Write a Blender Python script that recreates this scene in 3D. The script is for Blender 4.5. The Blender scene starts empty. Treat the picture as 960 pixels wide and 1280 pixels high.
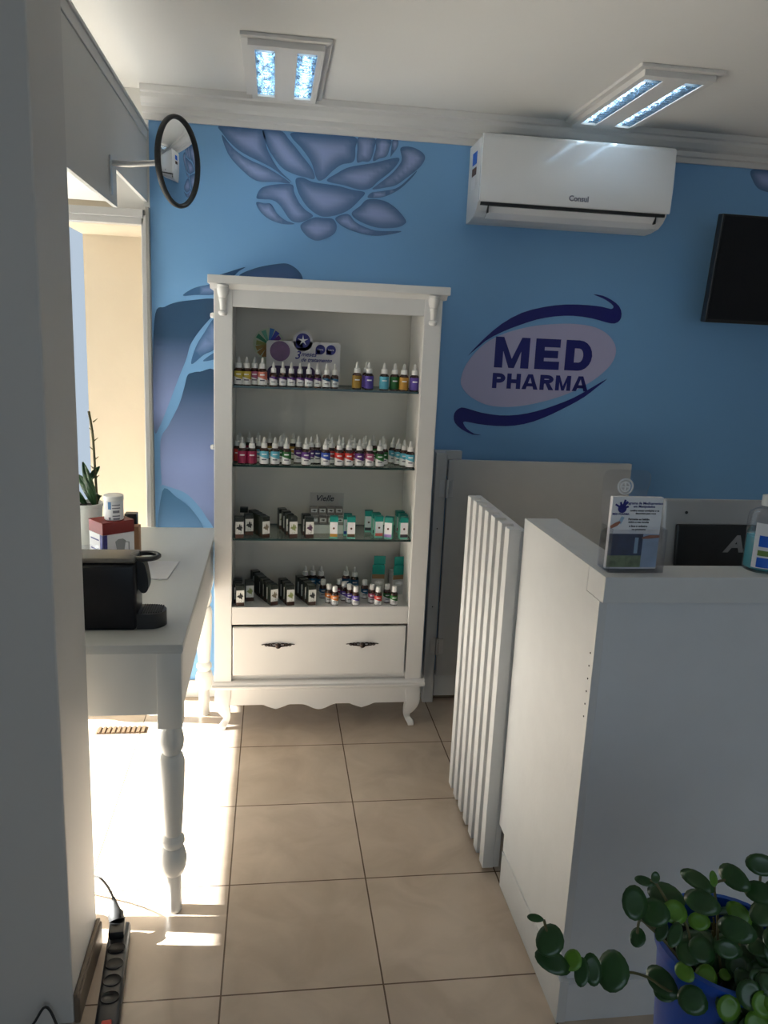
import bpy, bmesh, math, random
from math import sin, cos, pi, radians as R
from mathutils import Vector, Matrix
from mathutils.geometry import delaunay_2d_cdt

scene = bpy.context.scene
col = scene.collection

# ------------------------------------------------------------------ camera
cam_data = bpy.data.cameras.new('camera')
cam = bpy.data.objects.new('camera', cam_data)
col.objects.link(cam)
cam_data.sensor_fit = 'VERTICAL'
cam_data.sensor_height = 36
cam_data.lens = 990.17 / 1280 * 36
cam_data.clip_start = 0.02
def cam_axes(yaw, pitch, roll):
    F = Vector((sin(yaw), cos(yaw), 0)); X = Vector((cos(yaw), -sin(yaw), 0)); U = Vector((0, 0, 1))
    F2 = F * cos(pitch) - U * sin(pitch); U2 = U * cos(pitch) + F * sin(pitch)
    return X * cos(roll) + U2 * sin(roll), U2 * cos(roll) - X * sin(roll), F2
ax, ay, az = cam_axes(0.1450, 0.2155, 0.0451)
m = Matrix((ax, ay, -az)).transposed().to_4x4()
m.translation = Vector((0.105, -2.8618, 1.5802))
cam.matrix_world = m
scene.camera = cam

# ------------------------------------------------------------------ world, sun, exposure
scene.view_settings.view_transform = 'Standard'
scene.view_settings.look = 'None'
scene.view_settings.gamma = 1
scene.view_settings.use_curve_mapping = False
scene.view_settings.exposure = -0.52
w = bpy.data.worlds.new('daylight'); scene.world = w; w.use_nodes = True
w.node_tree.nodes['Background'].inputs[0].default_value = (0.70, 0.84, 1.0, 1)
w.node_tree.nodes['Background'].inputs[1].default_value = 1.0
sun_d = bpy.data.lights.new('sun', 'SUN'); sun = bpy.data.objects.new('sun', sun_d); col.objects.link(sun)
sun_d.energy = 78; sun_d.angle = R(0.6); sun_d.color = (1.0, 0.95, 0.90)
sun.rotation_euler = Vector((1.0, -0.11, -0.70)).to_track_quat('-Z', 'Y').to_euler()
def area(name, loc, target, sx, sy, energy, color):
    d = bpy.data.lights.new(name, 'AREA'); d.shape = 'RECTANGLE'; d.size = sx; d.size_y = sy
    d.energy = energy; d.color = color
    o = bpy.data.objects.new(name, d); col.objects.link(o); o.location = loc
    o.rotation_euler = (Vector(target) - Vector(loc)).to_track_quat('-Z', 'Y').to_euler()
    return o
area('unseen_window_fill', (0.8, -5.6, 1.45), (0.8, 0, 1.2), 3.2, 1.9, 15, (0.80, 0.90, 1.0))  # fill lamp added behind the camera, outside an unseen window

# ------------------------------------------------------------------ materials
MATS = {}
def mat(name, color, rough=0.5, metal=0.0, vary=0.0, scale=8.0, bump=0.0, bscale=60.0, coat=0.0, spec=0.5):
    if name in MATS: return MATS[name]
    ma = bpy.data.materials.new(name); ma.use_nodes = True; MATS[name] = ma
    nt = ma.node_tree; b = nt.nodes['Principled BSDF']
    b.inputs['Base Color'].default_value = (*color, 1); b.inputs['Roughness'].default_value = rough
    b.inputs['Metallic'].default_value = metal; b.inputs['Coat Weight'].default_value = coat
    b.inputs['Specular IOR Level'].default_value = spec
    tc = nt.nodes.new('ShaderNodeTexCoord')
    if vary > 0:
        n = nt.nodes.new('ShaderNodeTexNoise'); n.inputs['Scale'].default_value = scale; n.inputs['Detail'].default_value = 5
        nt.links.new(tc.outputs['Object'], n.inputs['Vector'])
        r = nt.nodes.new('ShaderNodeMix'); r.data_type = 'RGBA'
        r.inputs['A'].default_value = (*[c * (1 - vary) for c in color], 1)
        r.inputs['B'].default_value = (*[min(1, c * (1 + vary)) for c in color], 1)
        nt.links.new(n.outputs['Fac'], r.inputs['Factor']); nt.links.new(r.outputs['Result'], b.inputs['Base Color'])
    if bump > 0:
        n2 = nt.nodes.new('ShaderNodeTexNoise'); n2.inputs['Scale'].default_value = bscale; n2.inputs['Detail'].default_value = 4
        nt.links.new(tc.outputs['Object'], n2.inputs['Vector'])
        bp = nt.nodes.new('ShaderNodeBump'); bp.inputs['Strength'].default_value = bump; bp.inputs['Distance'].default_value = 0.004
        nt.links.new(n2.outputs['Fac'], bp.inputs['Height']); nt.links.new(bp.outputs['Normal'], b.inputs['Normal'])
    return ma
def clear(name, tint, gloss=0.12, rough=0.03, fres=0.6):
    """thin clear sheet: light passes straight, edges of the view reflect"""
    ma = bpy.data.materials.new(name); ma.use_nodes = True; nt = ma.node_tree
    nt.nodes.remove(nt.nodes['Principled BSDF']); out = nt.nodes['Material Output']
    t = nt.nodes.new('ShaderNodeBsdfTransparent'); t.inputs[0].default_value = (*tint, 1)
    g = nt.nodes.new('ShaderNodeBsdfGlossy'); g.inputs['Roughness'].default_value = rough
    lw = nt.nodes.new('ShaderNodeLayerWeight'); lw.inputs[0].default_value = 0.25
    mu = nt.nodes.new('ShaderNodeMath'); mu.operation = 'MULTIPLY_ADD'; mu.inputs[1].default_value = fres; mu.inputs[2].default_value = gloss * 0.4
    mx = nt.nodes.new('ShaderNodeMixShader')
    nt.links.new(lw.outputs['Fresnel'], mu.inputs[0]); nt.links.new(mu.outputs[0], mx.inputs[0])
    nt.links.new(t.outputs[0], mx.inputs[1]); nt.links.new(g.outputs[0], mx.inputs[2]); nt.links.new(mx.outputs[0], out.inputs[0])
    MATS[name] = ma; return ma
def emit(name, color, strength):
    ma = bpy.data.materials.new(name); ma.use_nodes = True; b = ma.node_tree.nodes['Principled BSDF']
    b.inputs['Base Color'].default_value = (*color, 1); b.inputs['Emission Color'].default_value = (*color, 1)
    b.inputs['Emission Strength'].default_value = strength; MATS[name] = ma; return ma

M_wall = mat('wall_paint', (0.72, 0.70, 0.66), 0.6, vary=0.03, scale=2, bump=0.15, bscale=25)
M_ceil = mat('ceiling_paint', (0.80, 0.78, 0.74), 0.7, vary=0.03, scale=1.5, bump=0.2, bscale=6)
M_pillar = mat('pillar_paint', (0.62, 0.60, 0.57), 0.55, vary=0.03, scale=3, bump=0.35, bscale=5)
M_blue = mat('blue_mural_ground', (0.19, 0.41, 0.70), 0.5, vary=0.06, scale=1.3)
M_white = mat('white_lacquer', (0.74, 0.72, 0.69), 0.32, vary=0.03, scale=5, bump=0.1, bscale=30)
M_trim = mat('white_moulding', (0.72, 0.70, 0.67), 0.45, vary=0.02)
M_mdf = mat('white_laminate', (0.70, 0.70, 0.69), 0.38, vary=0.05, scale=14, bump=0.12, bscale=50)
M_mdfg = mat('grey_laminate_cabinetry', (0.72, 0.73, 0.74), 0.42, vary=0.05, scale=10, bump=0.12, bscale=50)
M_gate = mat('grey_gate_laminate', (0.52, 0.52, 0.51), 0.42, vary=0.05, scale=10, bump=0.12, bscale=50)
M_table = mat('table_white_paint', (0.66, 0.655, 0.62), 0.35, vary=0.02)
M_ac = mat('white_gloss_plastic', (0.80, 0.81, 0.82), 0.16, coat=0.4)
M_acv = mat('white_matte_plastic', (0.72, 0.73, 0.73), 0.4)
M_black = mat('black_plastic', (0.012, 0.012, 0.013), 0.35)
M_blackg = mat('black_gloss', (0.006, 0.006, 0.008), 0.30, spec=0.3)
M_rub = mat('dark_rubber', (0.02, 0.02, 0.02), 0.6)
M_alu = mat('aluminium', (0.62, 0.62, 0.62), 0.35, 0.8)
M_alug = mat('grey_aluminium_trim', (0.30, 0.29, 0.27), 0.45, 0.2)
M_chrome = mat('chrome', (0.85, 0.85, 0.85), 0.08, 1.0)
M_mirror = mat('mirror_silver', (0.92, 0.94, 0.95), 0.02, 1.0)
M_bronze = mat('dark_bronze', (0.05, 0.035, 0.03), 0.4, 0.7)
M_skirt = mat('brown_skirting', (0.16, 0.12, 0.085), 0.45, vary=0.25, scale=30)
M_cream = mat('cream_plaster', (0.60, 0.52, 0.40), 0.7, vary=0.06, scale=4, bump=0.5, bscale=12)
M_street = mat('pale_pavement', (0.55, 0.53, 0.50), 0.8, vary=0.1, scale=3)
M_navy = mat('navy_print', (0.004, 0.006, 0.16), 0.5)
M_lilac = mat('pale_lilac_print', (0.46, 0.44, 0.64), 0.5)
M_paper = mat('white_paper', (0.82, 0.82, 0.84), 0.7)
M_cap = mat('white_cap_plastic', (0.80, 0.79, 0.76), 0.35)
M_teat = mat('milky_dropper_rubber', (0.66, 0.65, 0.62), 0.4)
M_amber = mat('amber_glass', (0.045, 0.012, 0.006), 0.12, coat=0.5)
M_carton = mat('black_green_carton', (0.012, 0.017, 0.012), 0.35, vary=0.5, scale=60)
M_brownband = mat('brown_band_print', (0.08, 0.03, 0.015), 0.5)
M_mint = mat('mint_carton', (0.22, 0.62, 0.50), 0.5)
M_teal = mat('teal_carton', (0.0, 0.24, 0.20), 0.45)
M_red = mat('red_carton', (0.20, 0.008, 0.008), 0.5)
M_leaf = mat('dark_green_leaf', (0.022, 0.075, 0.018), 0.28, vary=0.5, scale=25, spec=0.6)
M_leafl = mat('light_green_leaf', (0.10, 0.24, 0.02), 0.3, vary=0.3, scale=25)
M_stem = mat('plant_stem', (0.10, 0.09, 0.03), 0.5, vary=0.3, scale=30)
M_soil = mat('potting_soil', (0.02, 0.014, 0.01), 0.9, vary=0.4, scale=60, bump=0.8, bscale=90)
M_pot = mat('blue_plastic_pot', (0.005, 0.07, 0.42), 0.3)
M_wpot = mat('white_ceramic_pot', (0.72, 0.74, 0.70), 0.3)
M_ink = mat('dark_ink', (0.02, 0.02, 0.03), 0.5)
M_inkg = mat('grey_ink', (0.20, 0.20, 0.24), 0.5)
M_navyl = mat('navy_ink', (0.02, 0.02, 0.20), 0.5)
M_silver = mat('silver_print', (0.30, 0.30, 0.31), 0.4)
M_bluel = mat('blue_sticker', (0.01, 0.12, 0.62), 0.4)
M_redl = mat('red_light', (0.6, 0.02, 0.01), 0.3)
M_edge = mat('green_glass_edge', (0.01, 0.035, 0.03), 0.1)
M_sheet = clear('shelf_glass', (0.86, 0.93, 0.90), 0.15)
M_pane = clear('window_glass', (0.94, 0.97, 0.98), 0.05)
M_acr = clear('clear_acrylic', (0.965, 0.97, 0.985), 0.16, 0.08, 0.3)
M_gel = mat('turquoise_gel', (0.10, 0.50, 0.60), 0.15)
M_gel.node_tree.nodes['Principled BSDF'].inputs['Transmission Weight'].default_value = 0.35
M_tube = emit('lamp_tube', (0.80, 0.92, 1.0), 26)
M_refl = mat('brushed_reflector', (0.50, 0.60, 0.68), 0.22, 1.0, vary=0.35, scale=70, bump=0.9, bscale=45)

def tile_mat():
    ma = bpy.data.materials.new('beige_floor_tiles'); ma.use_nodes = True; nt = ma.node_tree; b = nt.nodes['Principled BSDF']
    tc = nt.nodes.new('ShaderNodeTexCoord'); br = nt.nodes.new('ShaderNodeTexBrick')
    br.offset = 0; br.squash = 1
    for k, v in (('Scale', 1.0), ('Mortar Size', 0.0022), ('Mortar Smooth', 0.1), ('Brick Width', 0.4), ('Row Height', 0.4), ('Bias', 0.0)): br.inputs[k].default_value = v
    br.inputs['Color1'].default_value = (0.60, 0.485, 0.375, 1); br.inputs['Color2'].default_value = (0.64, 0.52, 0.41, 1); br.inputs['Mortar'].default_value = (0.16, 0.11, 0.075, 1)
    nt.links.new(tc.outputs['Object'], br.inputs['Vector'])
    n = nt.nodes.new('ShaderNodeTexNoise'); n.inputs['Scale'].default_value = 6; n.inputs['Detail'].default_value = 9; n.inputs['Distortion'].default_value = 0.8
    nt.links.new(tc.outputs['Object'], n.inputs['Vector'])
    rp = nt.nodes.new('ShaderNodeValToRGB'); rp.color_ramp.elements[0].position = 0.35; rp.color_ramp.elements[0].color = (0.88, 0.865, 0.85, 1); rp.color_ramp.elements[1].position = 0.7; rp.color_ramp.elements[1].color = (1.08, 1.08, 1.08, 1)
    nt.links.new(n.outputs['Fac'], rp.inputs[0])
    mx = nt.nodes.new('ShaderNodeMix'); mx.data_type = 'RGBA'; mx.blend_type = 'MULTIPLY'; mx.inputs['Factor'].default_value = 1
    nt.links.new(br.outputs['Color'], mx.inputs['A']); nt.links.new(rp.outputs[0], mx.inputs['B']); nt.links.new(mx.outputs['Result'], b.inputs['Base Color'])
    b.inputs['Roughness'].default_value = 0.24
    bp = nt.nodes.new('ShaderNodeBump'); bp.invert = True; bp.inputs['Strength'].default_value = 0.4; bp.inputs['Distance'].default_value = 0.002
    nt.links.new(br.outputs['Fac'], bp.inputs['Height']); nt.links.new(bp.outputs['Normal'], b.inputs['Normal'])
    return ma
M_floor = tile_mat()

def vcol_mat():
    ma = bpy.data.materials.new('petal_print'); ma.use_nodes = True; nt = ma.node_tree; b = nt.nodes['Principled BSDF']
    a = nt.nodes.new('ShaderNodeVertexColor'); a.layer_name = 'print'
    nt.links.new(a.outputs['Color'], b.inputs['Base Color']); b.inputs['Roughness'].default_value = 0.5; return ma
M_petal = vcol_mat()

def label_mat(name, lo, hi, white_below):
    """printed wrap: coloured band (object colour) over white paper, with fine rows of dark type"""
    ma = bpy.data.materials.new(name); ma.use_nodes = True; nt = ma.node_tree; b = nt.nodes['Principled BSDF']; N = nt.nodes.new; L = nt.links.new
    oi = N('ShaderNodeObjectInfo'); tc = N('ShaderNodeTexCoord'); sp = N('ShaderNodeSeparateXYZ'); L(tc.outputs['Generated'], sp.inputs[0])
    wv = N('ShaderNodeMath'); wv.operation = 'MULTIPLY_ADD'; L(sp.outputs['X'], wv.inputs[0]); wv.inputs[1].default_value = 0.25; L(sp.outputs['Z'], wv.inputs[2])
    gt = N('ShaderNodeMath'); gt.operation = 'GREATER_THAN'; L(wv.outputs[0], gt.inputs[0]); gt.inputs[1].default_value = white_below
    m1 = N('ShaderNodeMix'); m1.data_type = 'RGBA'; L(gt.outputs[0], m1.inputs['Factor']); m1.inputs['A'].default_value = (0.78, 0.77, 0.76, 1); L(oi.outputs['Color'], m1.inputs['B'])
    def band(src, a_, b_):
        g = N('ShaderNodeMath'); g.operation = 'GREATER_THAN'; L(src, g.inputs[0]); g.inputs[1].default_value = a_
        l = N('ShaderNodeMath'); l.operation = 'LESS_THAN'; L(src, l.inputs[0]); l.inputs[1].default_value = b_
        mu = N('ShaderNodeMath'); mu.operation = 'MULTIPLY'; L(g.outputs[0], mu.inputs[0]); L(l.outputs[0], mu.inputs[1]); return mu.outputs[0]
    res = m1.outputs['Result']
    for a_, b_, c in ((lo, lo + 0.09, (0.06, 0.05, 0.09, 1)), (hi, hi + 0.1, (0.85, 0.84, 0.84, 1))):
        z = band(sp.outputs['Z'], a_, b_); x = band(sp.outputs['X'], 0.25, 0.75)
        mu = N('ShaderNodeMath'); mu.operation = 'MULTIPLY'; L(z, mu.inputs[0]); L(x, mu.inputs[1])
        mm = N('ShaderNodeMix'); mm.data_type = 'RGBA'; L(mu.outputs[0], mm.inputs['Factor']); L(res, mm.inputs['A']); mm.inputs['B'].default_value = c; res = mm.outputs['Result']
    L(res, b.inputs['Base Color']); b.inputs['Roughness'].default_value = 0.4
    return ma
M_lab_half = label_mat('two_tone_bottle_label', 0.30, 0.72, 0.62)
M_lab_full = label_mat('full_colour_bottle_label', 2.0, 0.62, -1.0)
M_lab_white = label_mat('white_bottle_label', 0.35, 2.0, 0.88)

def objcol_mat(name, rough):
    ma = bpy.data.materials.new(name); ma.use_nodes = True; nt = ma.node_tree; b = nt.nodes['Principled BSDF']
    oi = nt.nodes.new('ShaderNodeObjectInfo'); nt.links.new(oi.outputs['Color'], b.inputs['Base Color']); b.inputs['Roughness'].default_value = rough; return ma
M_objcol = objcol_mat('carton_colour_band', 0.45)
def blotch_mat():
    """white front of a carton with a small printed plant drawing in the object's colour"""
    ma = bpy.data.materials.new('printed_plant_label'); ma.use_nodes = True; nt = ma.node_tree; b = nt.nodes['Principled BSDF']; N = nt.nodes.new; L = nt.links.new
    oi = N('ShaderNodeObjectInfo'); tc = N('ShaderNodeTexCoord'); n = N('ShaderNodeTexNoise'); n.inputs['Scale'].default_value = 5; n.inputs['Detail'].default_value = 4
    fl = N('ShaderNodeVectorMath'); fl.operation = 'MULTIPLY'; L(tc.outputs['Generated'], fl.inputs[0]); fl.inputs[1].default_value = (1, 0, 1); L(fl.outputs[0], n.inputs['Vector'])
    d = N('ShaderNodeVectorMath'); d.operation = 'DISTANCE'; L(fl.outputs[0], d.inputs[0]); d.inputs[1].default_value = (0.5, 0, 0.5)
    s = N('ShaderNodeMath'); s.operation = 'SUBTRACT'; L(n.outputs['Fac'], s.inputs[0]); L(d.outputs['Value'], s.inputs[1])
    g = N('ShaderNodeMath'); g.operation = 'GREATER_THAN'; L(s.outputs[0], g.inputs[0]); g.inputs[1].default_value = 0.24
    mx = N('ShaderNodeMix'); mx.data_type = 'RGBA'; L(g.outputs[0], mx.inputs['Factor']); mx.inputs['A'].default_value = (0.74, 0.74, 0.70, 1); L(oi.outputs['Color'], mx.inputs['B'])
    L(mx.outputs['Result'], b.inputs['Base Color']); b.inputs['Roughness'].default_value = 0.45; return ma
M_plant_label = blotch_mat()

# ------------------------------------------------------------------ helpers
def obj(name, bm, ma, parent=None, smooth=False, loc=None):
    me = bpy.data.meshes.new(name)
    bmesh.ops.recalc_face_normals(bm, faces=bm.faces)
    if smooth:
        for f in bm.faces: f.smooth = True
    bm.to_mesh(me); bm.free()
    if smooth:
        me.set_sharp_from_angle(angle=R(40))
    for x in (ma if isinstance(ma, (list, tuple)) else [ma]): me.materials.append(x)
    o = bpy.data.objects.new(name, me); col.objects.link(o)
    if parent: o.parent = parent
    if loc: o.location = loc
    return o
def B(): return bmesh.new()
def box(bm, x0, x1, y0, y1, z0, z1, bev=0.0, mi=0, seg=2, mtx=None):
    r = bmesh.ops.create_cube(bm, size=1)
    vs = r['verts']
    bmesh.ops.scale(bm, vec=(abs(x1 - x0), abs(y1 - y0), abs(z1 - z0)), verts=vs)
    bmesh.ops.translate(bm, vec=((x0 + x1) / 2, (y0 + y1) / 2, (z0 + z1) / 2), verts=vs)
    fs = {f for v in vs for f in v.link_faces}
    if bev > 0:
        es = {e for v in vs for e in v.link_edges}
        rr = bmesh.ops.bevel(bm, geom=list(es), offset=bev, segments=seg, profile=0.5, affect='EDGES')
        fs = {f for f in rr['faces']} | {f for f in fs if f.is_valid}
        vs = list({v for f in fs for v in f.verts} | {v for v in rr['verts']})
    for f in fs:
        if f.is_valid: f.material_index = mi
    if mtx is not None: bmesh.ops.transform(bm, matrix=mtx, verts=list(vs))
    return bm
def lathe(bm, prof, cx=0, cy=0, cz=0, seg=24, mi=0, cap=True, mtx=None):
    rings = []; nv = []
    for r, z in prof:
        ring = [bm.verts.new((cx + r * cos(2 * pi * k / seg), cy + r * sin(2 * pi * k / seg), cz + z)) for k in range(seg)]
        rings.append(ring); nv += ring
    for a, b in zip(rings, rings[1:]):
        for k in range(seg):
            bm.faces.new((a[k], a[(k + 1) % seg], b[(k + 1) % seg], b[k])).material_index = mi
    if cap:
        bm.faces.new(rings[0][::-1]).material_index = mi; bm.faces.new(rings[-1]).material_index = mi
    if mtx is not None: bmesh.ops.transform(bm, matrix=mtx, verts=nv)
    return bm
def tube(bm, pts, rad, seg=10, mi=0, sx=1.0, square=False):
    pts = [Vector(p) for p in pts]; n = len(pts)
    rads = rad if isinstance(rad, (list, tuple)) else [rad] * n
    rings = []; up = None
    for i, p in enumerate(pts):
        t = (pts[min(i + 1, n - 1)] - pts[max(i - 1, 0)]).normalized()
        if up is None: up = Vector((0, 1, 0)) if abs(t.y) < 0.9 else Vector((1, 0, 0))
        s = t.cross(up).normalized(); up = s.cross(t).normalized()
        ring = []
        for k in range(seg):
            a = 2 * pi * (k + 0.5) / seg; c, d = cos(a), sin(a)
            if square:
                q = max(abs(c), abs(d)) ** 0.75; c, d = c / q, d / q
            ring.append(bm.verts.new(p + s * c * rads[i] * sx + up * d * rads[i]))
        rings.append(ring)
    for a, b in zip(rings, rings[1:]):
        for k in range(seg): bm.faces.new((a[k], a[(k + 1) % seg], b[(k + 1) % seg], b[k])).material_index = mi
    bm.faces.new(rings[0][::-1]).material_index = mi; bm.faces.new(rings[-1]).material_index = mi
    return bm
def cr(pts, n=8, closed=False):
    """smooth curve through points"""
    P = [Vector(p) for p in pts]; out = []; N = len(P)
    rng = range(N) if closed else range(N - 1)
    for i in rng:
        g = (lambda k: P[k % N]) if closed else (lambda k: P[max(0, min(N - 1, k))])
        p0, p1, p2, p3 = g(i - 1), g(i), g(i + 1), g(i + 2)
        for j in range(n):
            t = j / n
            out.append(0.5 * ((2 * p1) + (p2 - p0) * t + (2 * p0 - 5 * p1 + 4 * p2 - p3) * t * t + (3 * p1 - p0 - 3 * p2 + p3) * t ** 3))
    if not closed: out.append(P[-1])
    return out
def extrude_profile_x(bm, prof, x0, x1, mi=0):
    """prof: closed list of (y, z)"""
    a = [bm.verts.new((x0, y, z)) for y, z in prof]; b = [bm.verts.new((x1, y, z)) for y, z in prof]; n = len(prof)
    for k in range(n): bm.faces.new((a[k], a[(k + 1) % n], b[(k + 1) % n], b[k])).material_index = mi
    bm.faces.new(a[::-1]).material_index = mi; bm.faces.new(b).material_index = mi
    return bm
def plate(bm, pts, y0, y1, mi=0):
    """closed outline in (x, z) given thickness between y0 (front) and y1"""
    a = [bm.verts.new((x, y0, z)) for x, z in pts]; b = [bm.verts.new((x, y1, z)) for x, z in pts]; n = len(pts)
    f = [bm.faces.new(a), bm.faces.new(b[::-1])]
    for k in range(n): bm.faces.new((a[k], b[k], b[(k + 1) % n], a[(k + 1) % n])).material_index = mi
    bmesh.ops.triangulate(bm, faces=f, ngon_method='EAR_CLIP')
    return bm
def plate2(bm, pts, y0, y1):
    from mathutils.geometry import delaunay_2d_cdt as cdt
    n = len(pts); vs, _, fs, *_r = cdt([Vector(p) for p in pts], [(i, (i + 1) % n) for i in range(n)], [], 1, 1e-6)
    a = [bm.verts.new((p.x, y0, p.y)) for p in vs]
    for f in fs: bm.faces.new([a[i] for i in f])
    r = bmesh.ops.extrude_face_region(bm, geom=bm.faces[:]); bmesh.ops.translate(bm, vec=(0, y1 - y0, 0), verts=[e for e in r['geom'] if isinstance(e, bmesh.types.BMVert)])
    return bm
def thing(name, label, cat, loc=(0, 0, 0), rz=0, group=None):
    o = bpy.data.objects.new(name, None); col.objects.link(o); o.location = loc; o.rotation_euler = (0, 0, rz); o.empty_display_size = 0.05
    o['label'] = label; o['category'] = cat
    if group: o['group'] = group
    return o
def tag(o, label, cat, group=None):
    o['label'] = label; o['category'] = cat
    if group: o['group'] = group
    return o
def struct(name, bm, ma, parent=None, smooth=False):
    o = obj(name, bm, ma, parent, smooth)
    if parent is None: o['kind'] = 'structure'
    return o
def dup(root, loc, rz, label, group=None, colour=None, coloured=()):
    r = root.copy(); col.objects.link(r); r.location = loc; r.rotation_euler = (0, 0, rz); r['label'] = label
    if group: r['group'] = group
    for ch in list(root.children):
        c = ch.copy(); col.objects.link(c); c.parent = r; c.matrix_parent_inverse = Matrix.Identity(4)
        if colour and ch.name.split('.')[0] in coloured: c.color = (*colour, 1)
    return r
def text_bm(s, size, bold=0.0, ext=0.0004, xscale=1.0, shear=0.0):
    cu = bpy.data.curves.new('t', 'FONT'); cu.body = s; cu.size = size; cu.extrude = ext; cu.offset = bold; cu.align_x = 'CENTER'; cu.align_y = 'CENTER'; cu.shear = shear
    cu.resolution_u = 3
    o = bpy.data.objects.new('t', cu); col.objects.link(o)
    dg = bpy.context.evaluated_depsgraph_get(); dg.update()
    me = bpy.data.meshes.new_from_object(o.evaluated_get(dg)); bm = bmesh.new(); bm.from_mesh(me)
    bmesh.ops.scale(bm, vec=(xscale, 1, 1), verts=bm.verts)
    bpy.data.objects.remove(o); bpy.data.curves.remove(cu); bpy.data.meshes.remove(me)
    return bm
def text_on(name, s, size, ma, parent, loc, rot=(pi / 2, 0, 0), **k):
    bm = text_bm(s, size, **k)
    mt = Matrix.Translation(loc) @ Matrix.Rotation(rot[2], 4, 'Z') @ Matrix.Rotation(rot[1], 4, 'Y') @ Matrix.Rotation(rot[0], 4, 'X')
    bmesh.ops.transform(bm, matrix=mt, verts=bm.verts)
    return obj(name, bm, ma, parent)
ORD = ['first', 'second', 'third', 'fourth', 'fifth', 'sixth', 'seventh', 'eighth', 'ninth', 'tenth', 'eleventh', 'twelfth', 'thirteenth', 'fourteenth', 'fifteenth']
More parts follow.
